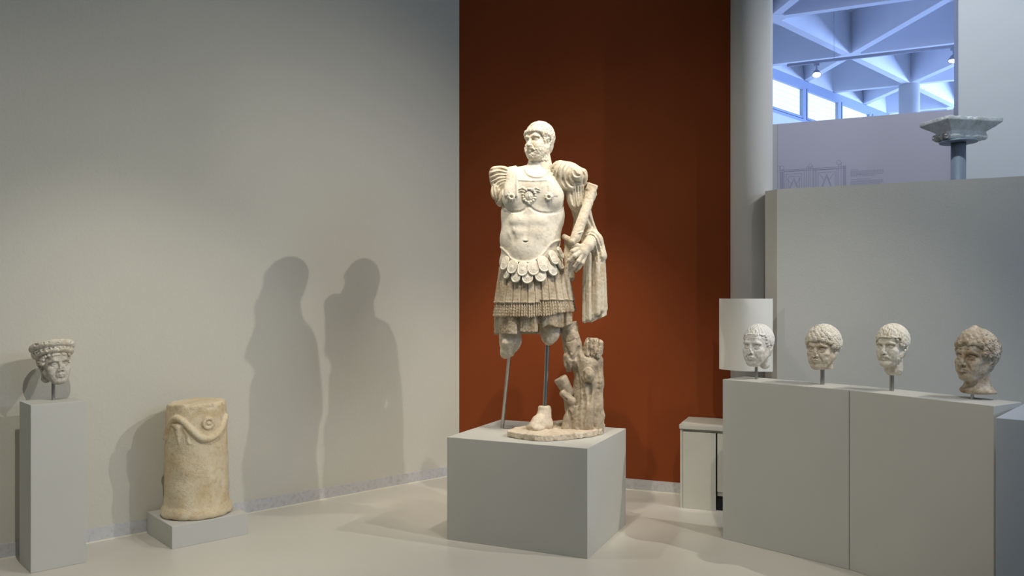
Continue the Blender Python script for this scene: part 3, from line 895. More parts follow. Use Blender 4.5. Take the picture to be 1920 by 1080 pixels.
# fourth: peaked crown, long neck with spread base
c = head_clay(neck='flare', nose='chipped', frown=2, jaw=0.98, seed=9, age=1, deep=1.15, lo=(-12, -13, -20), hi=(12, 14, 16))
c.F = np.maximum(c.F, -(c.xyz()[2] + 17.6 - 0.10 * c.xyz()[1])).astype(np.float32)
c.rough(0.14, 1.6, 33).rough(0.08, 0.7, 34)
h = hair_clay(style='curls', thick=0.7, curl=1.15, n=300, seed=17, hole=0.42, z_front=5.8, lo=(-12, -13, -14), hi=(12, 14, 17))
h.ell((0, -0.5, 9.5), (4.6, 6.0, 4.2), 2.4)
h.cap((0, -0.8, 11), (0, -1.2, 13.8), 2.6, 1.3, 1.6)
h.chain([(-6.6, -3.6, 4.6), (-3.4, -7.2, 6.3), (0, -8.3, 6.9), (3.4, -7.2, 6.3), (6.6, -3.6, 4.6)], [0.7, 0.9, 1.0, 0.9, 0.7], 0.7)
h.chain([(-6.2, -3.2, 6.6), (-3.4, -6.2, 8.2), (0, -7.2, 8.8), (3.4, -6.2, 8.2), (6.2, -3.2, 6.6)], [0.6, 0.7, 0.8, 0.7, 0.6], 0.5)
Xh, Yh, Zh = h.xyz()
h.F = np.maximum(h.F, (np.sqrt(Xh ** 2 + ((Yh - 1) / 1.15) ** 2) - (10.4 - 0.62 * np.maximum(Zh - 6.0, 0))) * .85).astype(np.float32)
h.rough(0.18, 0.9, 5)
bust(1823, 748, BZ, 736, M['m_tan'], -34, c, h, 0.0111,
     'brown-stained marble head with peaked crown and long spreading neck, nearest on the bench', bottom=-17.2, pitch=-4, rod_r=0.0085, dx=0.015)

# wreathed head on the tall plinth at the left
c = head_clay(neck=None, nose='broken', jaw=0.92, seed=15, lo=(-12, -13, -16), hi=(12, 14, 14))
c.cap((-2.5, 4.0, -5.5), (-3.4, 5.0, -8.0), 3.4, 2.6, 1.2)
c.rough(0.10, 1.5, 43).rough(0.05, 0.7, 44)
h = hair_clay(style='waves', thick=0.5, seed=21, z_front=4.9, lo=(-16, -16, -10), hi=(16, 17, 16))
Xh, Yh, Zh = h.xyz()
rg = np.random.RandomState(4)
for (zc, RR, tt, sq) in ((6.2, 9.6, 1.9, 1.0), (9.6, 10.6, 2.0, 1.0)):
    for i in range(48):
        a0 = 2 * math.pi * i / 48; a1 = 2 * math.pi * (i + 1) / 48
        f = lambda a: (RR * 0.90 * math.cos(a), 1.4 + RR * 1.02 * math.sin(a), zc - 2.4 * math.sin(a) - 0.6 * math.cos(a))
        h.cap(f(a0), f(a1), tt * rg.uniform(.92, 1.06), tt, 0.5)
h.ell((0, 1.6, 7.8), (8.4, 9.2, 4.0), 0.8, rot=euler(-13, 0, 0))
for i in range(70):
    a = 2 * math.pi * rg.rand(); zc, RR = ((6.3, 9.6 + 1.7), (9.9, 10.6 + 1.8))[rg.randint(2)]
    p = ((RR * 0.90) * math.cos(a), 1.4 + RR * 1.02 * math.sin(a), zc - 2.4 * math.sin(a) - 0.6 * math.cos(a) + rg.uniform(-.7, .7))
    h.ell(p, rg.uniform(.35, .75), 0.3, '-')
h.F = np.maximum(h.F, (Zh - 11.6 + 0.2 * (Yh - 1.4) + 0.05 * Xh)).astype(np.float32)
h.rough(0.16, 1.2, 6)
bust(100, 750, HZ, 721, M['m_grey'], 20, c, h, 0.0106,
     'grey-white marble head under a thick double wreath, on the narrow plinth', bottom=-11.9, pitch=-4, roll=-3, rod_r=0.0105, hair_mat=M['m_cream'], dx=0.008)

# ------------------------------------------------------------------ carved drum on the low plinth
dc = (q0 + (f1 + f2) / 2)
c = Clay((-27, -27, -1), (27, 27, 80), 0.62)
X, Y, Z = c.xyz()
prof_z = [0, 3, 5.5, 8, 14, 30, 50, 66, 73, 77]
prof_r = [22.4, 23.0, 22.2, 20.8, 20.2, 20.1, 19.8, 19.2, 18.6, 18.3]
rad = np.interp(Z, prof_z, prof_r)
c.F = (np.sqrt(X * X + Y * Y) - rad).astype(np.float32)
c.F = np.maximum(c.F, np.maximum(Z - 75.5 - 0.02 * X, -(Z - 0.6)) + 0 * X + 0 * Y).astype(np.float32)
c.rough(0.5, 9, 2).rough(0.14, 3.0, 3).rough(0.10, 1.4, 4)
vang = math.atan2(dc.x, dc.y)
def dp(x, y, out=0.0):
    """pixel on the drum -> cm on its surface (local frame turned to the viewer)"""
    zz = (1.4557 - (y - 555) * 5.29 / FPX) * 100
    rr = float(np.interp(zz, prof_z, prof_r)) + out
    sx = max(-0.999, min(0.999, (x - 362.0) / (rr / 0.36)))
    xx = rr * sx; yy = -rr * math.sqrt(1 - sx * sx)
    return (xx, yy, zz)
def dline(pts, n=6):
    P = []
    for i in range(len(pts) - 1):
        for t in range(n): 
            u = t / n; P.append((pts[i][0] * (1 - u) + pts[i + 1][0] * u, pts[i][1] * (1 - u) + pts[i + 1][1] * u))
    P.append(pts[-1]); return P
def smooth_pts(pts):
    out = []
    for i in range(len(pts) - 1):
        p0 = pts[max(i - 1, 0)]; p1 = pts[i]; p2 = pts[i + 1]; p3 = pts[min(i + 2, len(pts) - 1)]
        for t in range(5):
            u = t / 5
            out.append(tuple(0.5 * (2 * p1[k] + (p2[k] - p0[k]) * u + (2 * p0[k] - 5 * p1[k] + 4 * p2[k] - p3[k]) * u * u + (3 * p1[k] - p0[k] - 3 * p2[k] + p3[k]) * u ** 3) for k in range(2)))
    out.append(pts[-1]); return out
gar = smooth_pts([(309, 822), (313, 804), (320.5, 787), (329, 782.5), (342, 791.5), (355, 807), (368.7, 820), (382.6, 823), (396.5, 817), (405.7, 804), (412, 786)])
c.chain([dp(*p, .3) for p in gar], 2.0, 0.35)
c.torus(dp(381.5, 794, .3), 3.1, 1.05, 'Y', 0.4, '+', rot=euler(0, 0, 21))
c.ell(dp(381.5, 794, -.3), 1.5, 0.4, '+'); 
# bull's skull and ribbons
c.chain([dp(323, 797), dp(331, 799), dp(339, 797)], [1.3, 2.0, 1.3], 0.5)
c.chain([dp(331, 800), dp(331, 812), dp(331, 829)], [2.6, 1.8, 0.7], 0.6)
c.ell(dp(328, 804, 1.4), .55, .2, '-'); c.ell(dp(334, 804, 1.4), .55, .2, '-')
c.chain([dp(*p) for p in dline([(339, 803), (345, 812), (347, 826), (350, 830)])], 0.7, 0.3)
c.chain([dp(*p) for p in dline([(322, 804), (317, 814), (315, 828)])], 0.7, 0.3)
c.chain([dp(402, 795), dp(400, 803), dp(402, 806)], 0.6, 0.3)
rg = np.random.RandomState(8)
for i in range(26):
    a = rg.uniform(0, 2 * math.pi); c.ell((19.5 * math.cos(a), 19.5 * math.sin(a), 75.5), (rg.uniform(1.5, 4), rg.uniform(1.5, 4), rg.uniform(1, 2.5)), 0.5, '-')
for i in range(30):
    a = rg.uniform(0, 2 * math.pi); c.ell((23.5 * math.cos(a), 23.5 * math.sin(a), 0.0), (rg.uniform(1, 3), rg.uniform(1, 3), rg.uniform(.8, 1.8)), 0.4, '-')
c.cap(dp(345, 764, .5), dp(361, 771, .5), 0.8, 0.5, 0.4, '-'); c.cap(dp(375, 764, .5), dp(392, 765, .5), 0.7, 0.5, 0.4, '-')
c.chain([(23.2 * math.cos(a), 23.2 * math.sin(a), 6.6) for a in np.linspace(0, 2 * math.pi, 60)], 0.5, 0.4, '-')
o = put('stone_drum', c.mesh((0, 0, 0), 0.01), M['drum'], None, (dc.x, dc.y, DZ), (0, 0, -vang))
tag(o, 'yellowish carved stone drum with garland, ring and ox skull relief', 'column drum')
o.location.z = DZ - 0.004

# ------------------------------------------------------------------ capital on a steel post, upper right
g = pxz(1797, 6.28)
top_z = 1.6 + (555 - 268) / FPX * 6.28
root = empty('stone_capital_stand', (g.x, g.y, 0))
smooth_angle(put('post', lathe([(0.053, 0), (0.053, top_z)], 40), M['post'], root))
smooth_angle(put('support_plate', lathe([(0.132, top_z), (0.135, top_z + 0.003), (0.135, top_z + 0.010), (0.132, top_z + 0.013)], 48), M['post'], root))
put('foot_plate', box(-0.15, 0.15, -0.15, 0.15, 0, 0.012), M['post'], root)
tag(root, 'grey-blue steel post with round plate carrying the capital', 'stand')
c = Clay((-32, -24, -1), (32, 24, 24), 0.5)
X, Y, Z = c.xyz()
t = np.clip((Z - 7.6) / 6.6, 0, 1)
hx = 15.5 + 8.5 * t; hy = 8.2 + 7.2 * t
D = np.maximum(np.abs(X) - hx, np.abs(Y) - hy) * 0.72
D = np.maximum(D, np.maximum(Z - 16.9, 6.8 - Z))
c.F = (D - 0.3).astype(np.float32)
for y_ in (-7.2, -0.2, 6.6):
    c.cap((-15.2, y_, 3.9), (14.0, y_, 3.9), 3.2, 2.9, 0.9)
    c.ell((-18.9, y_, 3.9), (1.2, 0.9, 0.9), 0.3)
    c.torus((-18.2, y_, 3.9), 2.2, 0.45, 'X', 0.2)
c.box((0, 0, 3.6), (13, 8, 3.0), 0.8, 1.0)
rg = np.random.RandomState(5)
for i in range(12):
    sx = rg.choice([-1, 1]); a = rg.uniform(-1, 1)
    p = (sx * 24, a * 15, 17.2) if rg.rand() < .4 else (a * 24, sx * 15.5, 17.2)
    c.ell(p, rg.uniform(0.6, 1.6), 0.8, '-')
c.rough(0.3, 5, 2).rough(0.15, 1.8, 3)
o = put('stone_capital', c.mesh((0, 0, 0), 0.01), M['capital'], None, (g.x + 0.035, g.y + 0.03, top_z + 0.008), (0, 0, R(11)))
tag(o, 'weathered grey stone capital with volutes resting on the steel post', 'capital')
# ------------------------------------------------------------------ the cuirassed statue (sculpted in units of 3.614 mm)
SU = 5.5 / FPX
ORG = (1030, 0, -811.6)
st = empty('marble_statue', (70 * SU, 5.5, PZ))
tag(st, 'marble statue of a bearded man in breastplate and cloak, legs broken off', 'statue')
def V(x, y, d=0.0):
    f = 1 + d / FPX          # depth in statue units, seen from the same eye height
    return (960 + (x - 960) * f, d, -(555 + (y - 555) * f))
def spart(name, c, mat, parent=None, label=None, relax=1):
    return put(name, c.mesh(ORG, SU, relax), M[mat], parent or st, label=label)
def SL(x, y, d=0.0):   # local metres on the statue
    return ((x - ORG[0]) * SU, d * SU, (-y - ORG[2]) * SU)

# ---- breastplate
c = Clay((915, -56, -535), (1085, 52, -300), 1.15)
cur = c
c.ell(V(1000, 362, 2), (60, 35, 48))
c.ell(V(999, 404, 1), (60, 33, 60), 8)
c.ell(V(994, 450, -1), (57, 35, 58), 10)
c.ell(V(996, 492, 0), (60, 37, 40), 10)
c.cap(V(966, 338, 3), V(1058, 338, 6), 20, 20, 10)
c.cap(V(1008, 300, 4), V(1006, 338, 4), 17, 24, 10)
c.cap(V(985, 325, 2), V(958, 330, 3), 14, 15, 6)
# chest muscles, crisp below
c.ell(V(967, 369, -17), (26, 15.8, 28), 4, rot=euler(0, 6, 0))
c.ell(V(1027, 369, -19), (30, 14.8, 29), 4, rot=euler(0, -4, 0))
c.ell(V(1000, 350, -14), (44, 18, 24), 8)
c.chain([V(941, 384, -27), V(951, 396, -36), V(968, 399, -38), V(985, 393, -38), V(991, 383, -37)], 2.0, 2.5, '-')
c.chain([V(994, 386, -38), V(1008, 397, -38), V(1030, 400, -38), V(1050, 394, -34)], 1.7, 3.0, '-')
# belly modelling
c.chain([V(991, 396, -38), V(989, 430, -38), V(986, 448, -38)], 2.2, 6, '-')
for (x, y) in ((974, 415), (1007, 415), (971, 436), (1004, 436)):
    c.ell(V(x, y, -25), (16, 9, 11), 8)
c.ell(V(986, 466, -25), (26, 12, 22), 8)
c.chain([V(948, 418, -26), V(960, 440, -34), V(962, 452, -36)], 2, 7, '-'); c.chain([V(1034, 412, -34), V(1024, 436, -37), V(1022, 450, -37)], 2, 7, '-')
d = c.front(985, -453)
c.ell(V(985, 452.5, d - 1), (4.6, 4.5, 1.8), 1.5, '-'); c.ell(V(985, 451, d - 1), (3.5, 2.0, 1.0), 0.8)
# raised details follow the surface
def follow(c, pts, r, k=1.0, lift=0.0, n=6):
    P = dline(pts, n); Q = []
    for x, y in P:
        d = -20.0
        for _ in range(3):
            p = V(x, y, d); d2 = c.front(p[0], p[2], None)
            if d2 is None: break
            d = d2
        if d2 is not None: Q.append(V(x, y, d - lift))
    if not hasattr(r, '__len__'): c.chain(Q, r, k)
    return Q
for ln_, r0 in (([(943, 384), (950, 393), (966, 398), (982, 394), (991, 384)], 1.9), ([(993, 387), (1005, 396), (1026, 400), (1047, 396), (1058, 386)], 1.7)):
    Q = follow(c, smooth_pts(ln_), 1, lift=0.3, n=1); c.chain(Q, r0, 2.0, '-')
rim = smooth_pts([(936, 461), (942, 466), (951, 475), (960, 486), (972, 490.5), (986, 491.5), (998, 490), (1010, 483.5), (1021, 472), (1030, 460), (1040, 453), (1052, 450.5), (1059, 450)])
Q = follow(c, rim, 1, 0, n=1)
c.chain(Q, 2.1, 0.5)
base_front = {}
# shoulder strap (flat band) and chest panel, as an offset of the surface
X, Y, Z = c.xyz(); Yi = -Z
def mask(lo, hi, v): return np.clip((v - lo) / 1.2 + .5, 0, 1) * np.clip((hi - v) / 1.2 + .5, 0, 1)
lean = (Yi - 315) * 0.10
ms = mask(945, 969, X - lean * 0.2) * mask(300, 372, Yi) * (Y < 5)
c.F -= (2.6 * ms).astype(np.float32)
ms = mask(1026, 1044, X) * mask(300, 372, Yi) * (Y < 5)
c.F -= (1.2 * ms).astype(np.float32)
Q = follow(c, [(971, 338), (1000, 339), (1026, 338)], 1, n=8); c.chain(Q, 1.5, 0.6)
Q = follow(c, [(946, 316), (944, 340), (942, 366)], 1, n=8); c.chain(Q, 1.6, 0.4)
Q = follow(c, [(970, 316), (969, 340), (969, 368)], 1, n=8); c.chain(Q, 1.8, 0.4)
# neckline of the tunic
Q = follow(c, smooth_pts([(985, 318), (990, 327), (1003, 332), (1018, 330), (1028, 320)]), 1, n=1); c.chain(Q, 2.2, 1.5)
# tongues: lower border with holes between
c.rough(0.15, 3.0, 5)
def front_of(x, y):
    d = -30.0
    for _ in range(3):
        p = V(x, y, d); d = cur.front(p[0], p[2], 0.0)
    return d
def grooves(c, lines, r=1.5, k=2.0, lift=0.5, n=5):
    r *= 1.25; lift -= 1.2
    for ln in lines:
        Q = follow(c, smooth_pts(ln), 1, lift=lift, n=1)
        if len(Q) > 1:
            m = len(Q); c.chain(Q, [r * (0.45 + 0.75 * math.sin(math.pi * min(1, (i + .6) / m))) for i in range(m)], k, '-')
spart('breastplate', c, 'm_body')
def emblem(x, y, rr, wings, label):
    d = front_of(x, y) + 0.5
    c_ = V(x, y, d)
    e = Clay((c_[0] - 28, d - 12, c_[2] - 22), (c_[0] + 28, d + 8, c_[2] + 22), 0.55)
    e.ell(V(x, y, d), (rr * .72, 3.6, rr * .85), 0.5)
    if wings:
        for i in range(15):
            a = 2 * math.pi * i / 15
            px_, py_ = x + rr * math.cos(a), y + rr * math.sin(a) * 1.05
            kk_ = 1 + 0.25 * math.sin(i * 2.4)
            e.ell(V(px_, py_, front_of(px_, py_) - 0.6), (2.7 * kk_, 2.6, 2.4), 0.9)
        for s in (-1, 1):
            e.chain([V(x + s * u_, y - v_, front_of(x + s * u_, y - v_) - .6) for u_, v_ in ((5, 10), (12, 14.5), (20, 11))], [2.4, 2.2, 1.0], 0.4)
            e.chain([V(x + s * u_, y - v_, front_of(x + s * u_, y - v_) - .4) for u_, v_ in ((8, 8), (14, 9.5), (20, 7))], [1.8, 1.6, 0.8], 0.3)
            e.ell(V(x + s * 2.7, y - 2.2, d - 3.6), (1.1, 1.3, .8), 0.3, '-')
        e.cap(V(x, y - 2, d - 3.2), V(x, y + 1.8, d - 4.0), 0.8, 1.1, 0.4)
        e.cap(V(x - 2, y + 4, d - 4), V(x + 2, y + 4, d - 4), 0.5, .5, 0.3, '-')
        e.ell(V(x, y + rr + 3, d + .5), (3.5, 2.6, 3.2), 1.0)
    else:
        e.torus(V(x, y + 1, d - 1), 4.6, 2.0, 'Y', 0.5)
        e.ell(V(x, y + 1, d - 2.5), (2.9, 5, 2.5), 0.4, '-')
        for i in range(9):
            a = 2 * math.pi * i / 9; e.ell(V(x + 6.8 * math.cos(a), y + 7.6 * math.sin(a), d + .4), (1.8, 1.8, 1.9), 0.4)
        e.ell(V(x - 2.6, y - 5, d - 2), (1, 1, .8), .2, '-'); e.ell(V(x + 2.6, y - 5, d - 2), (1, 1, .8), .2, '-')
    e.rough(0.25, 1.5, 3)
    return spart('emblem', e, 'm_body', label=label)
emblem(992, 366.5, 11.8, True, 'round face with wings and snaky rim')
emblem(959, 367.5, 8, False, 'small lion mask on the left strap end')
emblem(1029, 368, 8, False, 'small lion mask on the right strap end')

# ---- tongue-shaped lappets in two rows
def lappet(x, y, rx, ry, tilt, lift):
    sf = -(38.5 + (y - 505) * .11) * math.sqrt(max(0.05, 1 - ((x - 1000) / 63.) ** 2)) - 2.5
    d = min(front_of(x, y), sf + (0 if LIFT < 2 else 2.5)) - LIFT
    c_ = V(x, y, d)
    e = Clay((c_[0] - 17, d - 9, c_[2] - 18), (c_[0] + 17, d + 9, c_[2] + 18), 0.62)
    # slope of the surface sideways
    sl = (front_of(x + 5, y) - front_of(x - 5, y)) / 10.0
    sl = max(-1.6, min(1.6, sl))
    q = euler(0, 0, math.degrees(math.atan(sl)))
    tq = np.array(Matrix.Rotation(R(math.degrees(math.atan(sl))), 3, 'Z') @ Matrix.Rotation(R(-15), 3, 'X') @ Matrix.Rotation(R(tilt), 3, 'Y'))
    def L(u, v, w_):          # local offset -> point on the tongue
        p = tq @ np.array([u, w_, -v]); return (c_[0] + p[0], d + p[1], c_[2] + p[2])
    for t in np.linspace(-ry * 0.5, ry - rx, 6): e.ell(L(0, t, 0), (rx, 2.7, rx), 0.6, rot=tq)
    for sgn in (-1, 1): e.chain([L(sgn * (rx - 1.3), -ry * .6, -2.0), L(sgn * (rx - 1.3), ry - rx, -2.0)], 1.15, 0.4)
    arc = [L((rx - 1.3) * math.cos(q_), ry - rx + (rx - 1.3) * math.sin(q_), -2.0) for q_ in np.linspace(0, math.pi, 9)]
    e.chain(arc, 1.15, 0.4)
    rgp = random.Random(int(x * 7 + y))
    e.ell(L(0, 0.5, -2.2), (rx * .42, 1.6, ry * .36), 0.6, rot=tq)
    e.ell(L(-rx * .18, -1.2, -3.8), (0.9, 1.0, 0.7), 0.2, '-'); e.ell(L(rx * .18, -1.2, -3.8), (0.9, 1.0, 0.7), 0.2, '-')
    e.ell(L(0, 3.0, -3.8), (1.3, 1.0, 0.6), 0.2, '-')
    for q_ in range(6):
        a = math.pi * (q_ / 5) + rgp.uniform(-.2, .2); e.ell(L(rx * .58 * math.cos(a), 1 + ry * .42 * math.sin(a), -2.0), 1.1, 0.4)
    e.rough(0.15, 1.6, int(x))
    spart('lappet', e, 'm_body')
LIFT = 1.0
for a in [(951.5, 512.5, 7.5, 11, 6, 1.2), (968, 518.5, 9, 12, 4, 1.5), (989, 520, 10.5, 12.5, 0, 1.5), (1013, 516.5, 11, 12.5, -5, 1.5), (1035, 505, 10, 13, -14, 1.5), (1049, 494, 7, 12, -20, 1.2)]:
    lappet(*a)
LIFT = 4.2
for a in [(947, 494, 8, 13, 8, 2.8), (961, 501, 9.5, 13, 6, 3.2), (980, 505.5, 10, 13, 1, 3.4), (1000, 504, 10.5, 13, -2, 3.4), (1019, 497, 11, 13.5, -8, 3.2), (1038, 484, 9, 13, -16, 2.8), (1050, 474, 6.5, 12, -24, 2.2)]:
    lappet(*a)

# ---- pleated leather skirt with twisted fringe
c = Clay((914, -58, -600), (1092, 58, -498), 0.8)
X, Y, Z = c.xyz(); Yi = -Z
def skirt_axes(Yi, y0=505., y1=592., xl0=938., xl1=925., xr0=1062., xr1=1080., d0=37., d1=47.):
    t = (Yi - y0) / (y1 - y0)
    xl = xl0 + (xl1 - xl0) * t; xr = xr0 + (xr1 - xr0) * t
    return (xl + xr) / 2, (xr - xl) / 2, d0 + (d1 - d0) * t
cx, rx, rd = skirt_axes(Yi)
U = (X - cx) / rx; Wd = Y / rd
rr = np.sqrt(U * U + Wd * Wd) + 1e-6
phi = np.arctan2(U, -Wd)
D = (rr - 1) * np.minimum(rx, rd) * 0.95
ns = 32
ph = phi * ns / (2 * math.pi)
rgk = np.random.RandomState(3); dep = rgk.uniform(0.0, 3.4, ns + 2); dep[::2] *= 0.35
wb = 0.16 * np.sin(phi * 5.0)
cell = np.floor(ph + wb + ns / 2).astype(int) % ns
fr_ = (ph + wb + ns / 2) % 1.0
strip = np.clip(1 - np.abs((fr_ - 0.5) * 2) ** 9, 0, 1)
rimln = np.exp(-((np.abs(fr_ - 0.5) - 0.36) / .045) ** 2)
D = D - 3.0 * strip - dep[cell] * 0.9 + 2.2 - 0.7 * rimln
edge_y = 567 - 5.0 * (U > 0.12) + dep[cell] * 0.5 + 0 * D
fr2 = (fr_ * 2.999) % 1.0
side = np.where((np.floor(fr_ * 2.999) % 2) > 0, 1.0, -1.0)
cord = np.sqrt(np.clip(1 - ((fr2 - .5) * 2.25) ** 2, 0, 1))
tw = np.cos(Yi * 1.15 + side * (fr2 - 0.5) * 5.5)
fringe_d = -2.6 * cord - 0.38 * tw * (cord > 0.2) + 3.6
inf = np.clip((Yi - edge_y) / 1.2, 0, 1)
D = D + inf * fringe_d - 0.6 * np.exp(-((Yi - edge_y + 1.2) / 1.1) ** 2)
bottom = 592.5 - 7 * np.clip(U, -1, 1) * (U > -0.2) - 3.0 * (U > 0.5) + dep[cell] * 0.6 - 2.5 * (1 - cord)
D = np.maximum(D, np.maximum(Yi - bottom, 500 - Yi) * 0.9)
c.F = D.astype(np.float32)
c.rough(0.22, 2.2, 8)
spart('pleated_skirt', c, 'm_skirt')

# ---- tunic hem below the skirt
c = Clay((918, -56, -642), (1088, 56, -575), 1.05)
X, Y, Z = c.xyz(); Yi = -Z
cx, rx, rd = 1002.0, 70.0, 42.0
U = (X - cx) / rx; Wd = Y / rd
rr = np.sqrt(U * U + Wd * Wd) + 1e-6
phi = np.arctan2(U, -Wd)
fold = 2.6 * np.sin(phi * 6.5 + 0.8) + 2.2 * np.sin(phi * 11 + 2.0) + 1.2 * np.sin(phi * 17)
cre = -6.0 * np.exp(-((X - 971.5) / 2.2) ** 2) * (Y < 0) - 9.0 * np.exp(-((X - 1010) / 5.5) ** 2) * (Y < 0) - 4 * np.exp(-((X - 1056.5) / 2.5) ** 2) * (Y < 0)
D = (rr - 1) * rd * 0.95 - fold * 0.7 - cre
hem = np.where(X < 971, 624.5 + 0.02 * (X - 935), np.where(X < 1007, 621.0, np.where(X < 1024, 620 - (X - 1007) * 0.7, 610 + 3.2 * np.sin((X - 1030) * 0.12 - .6))))
hem = np.where((Y > 8), 628.0, hem)
D = np.maximum(D, np.maximum(Yi - hem, 580 - Yi) * 0.9)
# hollow underside
D = np.maximum(D, -np.maximum((rr - 1) * rd + 5.0, 606 - Yi))
c.F = D.astype(np.float32)
c.rough(0.5, 2.6, 18)
spart('tunic', c, 'm_skirt')

# ---- broken thighs
c = Clay((928, -40, -684), (1062, 40, -590), 1.05)
c.cap(V(956, 600, 0), V(957, 640, -3), 21, 20, 0)
c.cap(V(957, 640, -3), V(952, 657, -6), 19, 14, 6)
c.ell(V(950, 643, -18), (9, 8, 8), 4)
c.ell(V(947, 664, -6), (7.5, 9, 8), 6)
c.cap(V(972, 668, 10), V(990, 640, 10), 8, 10, 3, '-')
c.rough(0.8, 6, 2).rough(0.3, 2, 3)
spart('thigh', c, 'm_foot', label='left-hand broken thigh ending in a rounded stump')
c = Clay((1004, -40, -660), (1060, 40, -590), 1.05)
c.cap(V(1032, 600, -2), V(1031, 625, -4), 20, 18, 0)
c.cap(V(1031, 625, -4), V(1029, 637, -6), 17, 11, 5)
c.ell(V(1028, 637, -16), (6.5, 5, 6.5), 3)
c.rough(0.8, 5, 12).rough(0.3, 2, 13)
spart('thigh', c, 'm_foot', label='right-hand shorter thigh stump')

# ---- strips on the cut right arm (viewer's left)
c = Clay((910, -34, -392), (966, 38, -304), 1.0)
c.ell(V(941, 340, 2), (21, 20, 29), 0)
c.ell(V(930, 327, 1), (13, 19, 14), 6)
c.box(V(937, 330, 0), (18, 15, 17), 9, 4)
c.ell(V(938, 368, 2), (11, 16, 20), 5)
tips = [(918, 320), (918, 330), (918, 340), (919, 350), (922, 360), (926, 370), (931, 380)]
grooves(c, [[(952 - 1.2 * i, 321 + 4.6 * i), ((952 - 1.2 * i + tx) / 2, (321 + 4.6 * i + ty) / 2 - 4), (tx, ty)] for i, (tx, ty) in enumerate(tips)], 1.9, 1.2, 0.6)
c.ell(V(928, 360, -8), (8, 8, 14), 5.0)
grooves(c, [[(924, 348), (924, 358), (927, 370)], [(930, 350), (931, 362), (933, 374)]], 1.2, 1.0, 0.6)
c.rough(0.2, 2.2, 7)
spart('shoulder_strips', c, 'm_cloak', label='carved leather strips over the cut-off arm')

# ---- strips, upper arm and forearm with hand (viewer's right)
c = Clay((1052, -46, -440), (1118, 40, -318), 1.05)
c.cap(V(1074, 340, 4), V(1088, 398, 12), 22, 15, 3)
c.cap(V(1088, 398, 12), V(1094, 428, 14), 14, 13, 5)
c.ell(V(1080, 362, -2), (19, 19, 34), 4)
c.box(V(1082, 366, -4), (15, 13, 24), 7, 4, rot=euler(0, -8, 0))
grooves(c, [[(1070 + i * 5.2, 350), (1072 + i * 5.0, 368), (1076 + i * 4.4, 386 + 3 * (i % 2))] for i in range(6)], 1.7, 1.0, 0.5)
c.chain([V(1098, 345, -4), V(1103, 357, 0), V(1100, 372, 0)], [5, 5, 4], 3)
c.rough(0.2, 2.2, 9)
spart('shoulder_strips', c, 'm_cloak', label='carved leather strips on the bent arm')

def hand():
    c = Clay((1056, -66, -530), (1122, 4, -436), 0.62)
    # forearm out of the cloak, wrist, palm
    c.cap(V(1112, 446, -14), V(1101, 461, -30), 13, 11, 2)
    c.cap(V(1101, 461, -30), V(1092, 470, -37), 11, 9.5, 5)
    c.ell(V(1090, 474, -38), (12.5, 9, 14), 5, rot=euler(0, 30, 0))
    K = dict(k=1.2)
    # index: knuckle, middle, tip
    c.chain([V(1084, 466, -43), V(1074, 471, -48), V(1068, 481, -46), V(1067, 486, -43)], [4.6, 4.3, 3.8, 3.1], 1.8)
    c.chain([V(1087, 473, -44), V(1077, 480, -49), V(1068, 488, -47), V(1065, 491, -44)], [4.7, 4.4, 3.9, 3.2], 1.8)
    c.chain([V(1090, 479, -43), V(1084, 490, -47), V(1077, 499, -44), V(1075, 504, -40)], [4.7, 4.3, 3.9, 3.2], 1.8)
    c.chain([V(1096, 482, -39), V(1092, 493, -42), V(1085, 502, -39), V(1080, 508, -36)], [4.3, 3.9, 3.5, 2.8], 1.8)
    # thumb from the side of the palm
    c.chain([V(1092, 463, -40), V(1082, 460, -43), V(1074, 463, -42)], [4.6, 4.0, 3.0], 1.8)
    # grooves between the fingers
    c.cap(V(1086, 470, -50), V(1076, 477, -53), 0.8, 0.8, 0.6, '-'); c.cap(V(1089, 478, -50), V(1081, 487, -52), 0.9, 0.9, 0.6, '-')
    c.cap(V(1093, 482, -47), V(1088, 492, -48), 0.8, 0.8, 0.6, '-')
    # broken remains of what was held
    c.ell(V(1071, 498, -38), (6.5, 6, 9), 2, rot=euler(0, -12, 0))
    c.cap(V(1071, 500, -38), V(1066, 516, -37), 5.5, 2.2, 2)
    c.rough(0.22, 2.0, 3)
    return c
spart('hand', hand(), 'm_cloak', label='pale hand with curled fingers')

# ---- short sword in its sheath along the forearm
c = Clay((1062, -50, -470), (1124, 14, -336), 0.8)
c.chain([V(1108, 357, -14), V(1103, 380, -19), V(1090, 416, -30), V(1079, 446, -38)], [9.6, 9.0, 9.4, 9.6], 1.0)
c.box(V(1109, 353, -13), (10, 9, 8), 3, 1.5, rot=euler(0, 20, 0))
c.chain([V(1113, 352, -14), V(1115, 365, -13), V(1113, 375, -13)], [5, 4, 2], 1)
c.cap(V(1081, 444, -39), V(1073, 453, -43), 7.5, 6.5, 1.5)
c.torus(V(1084, 438, -36), 9.5, 1.4, 'X', 0.6, rot=euler(0, 68, 0))
c.chain([V(1100, 358, -24), V(1086, 408, -39), V(1075, 440, -46)], 0.8, 0.6, '-')
c.rough(0.35, 3.0, 5)
spart('sheathed_sword', c, 'm_cloak')

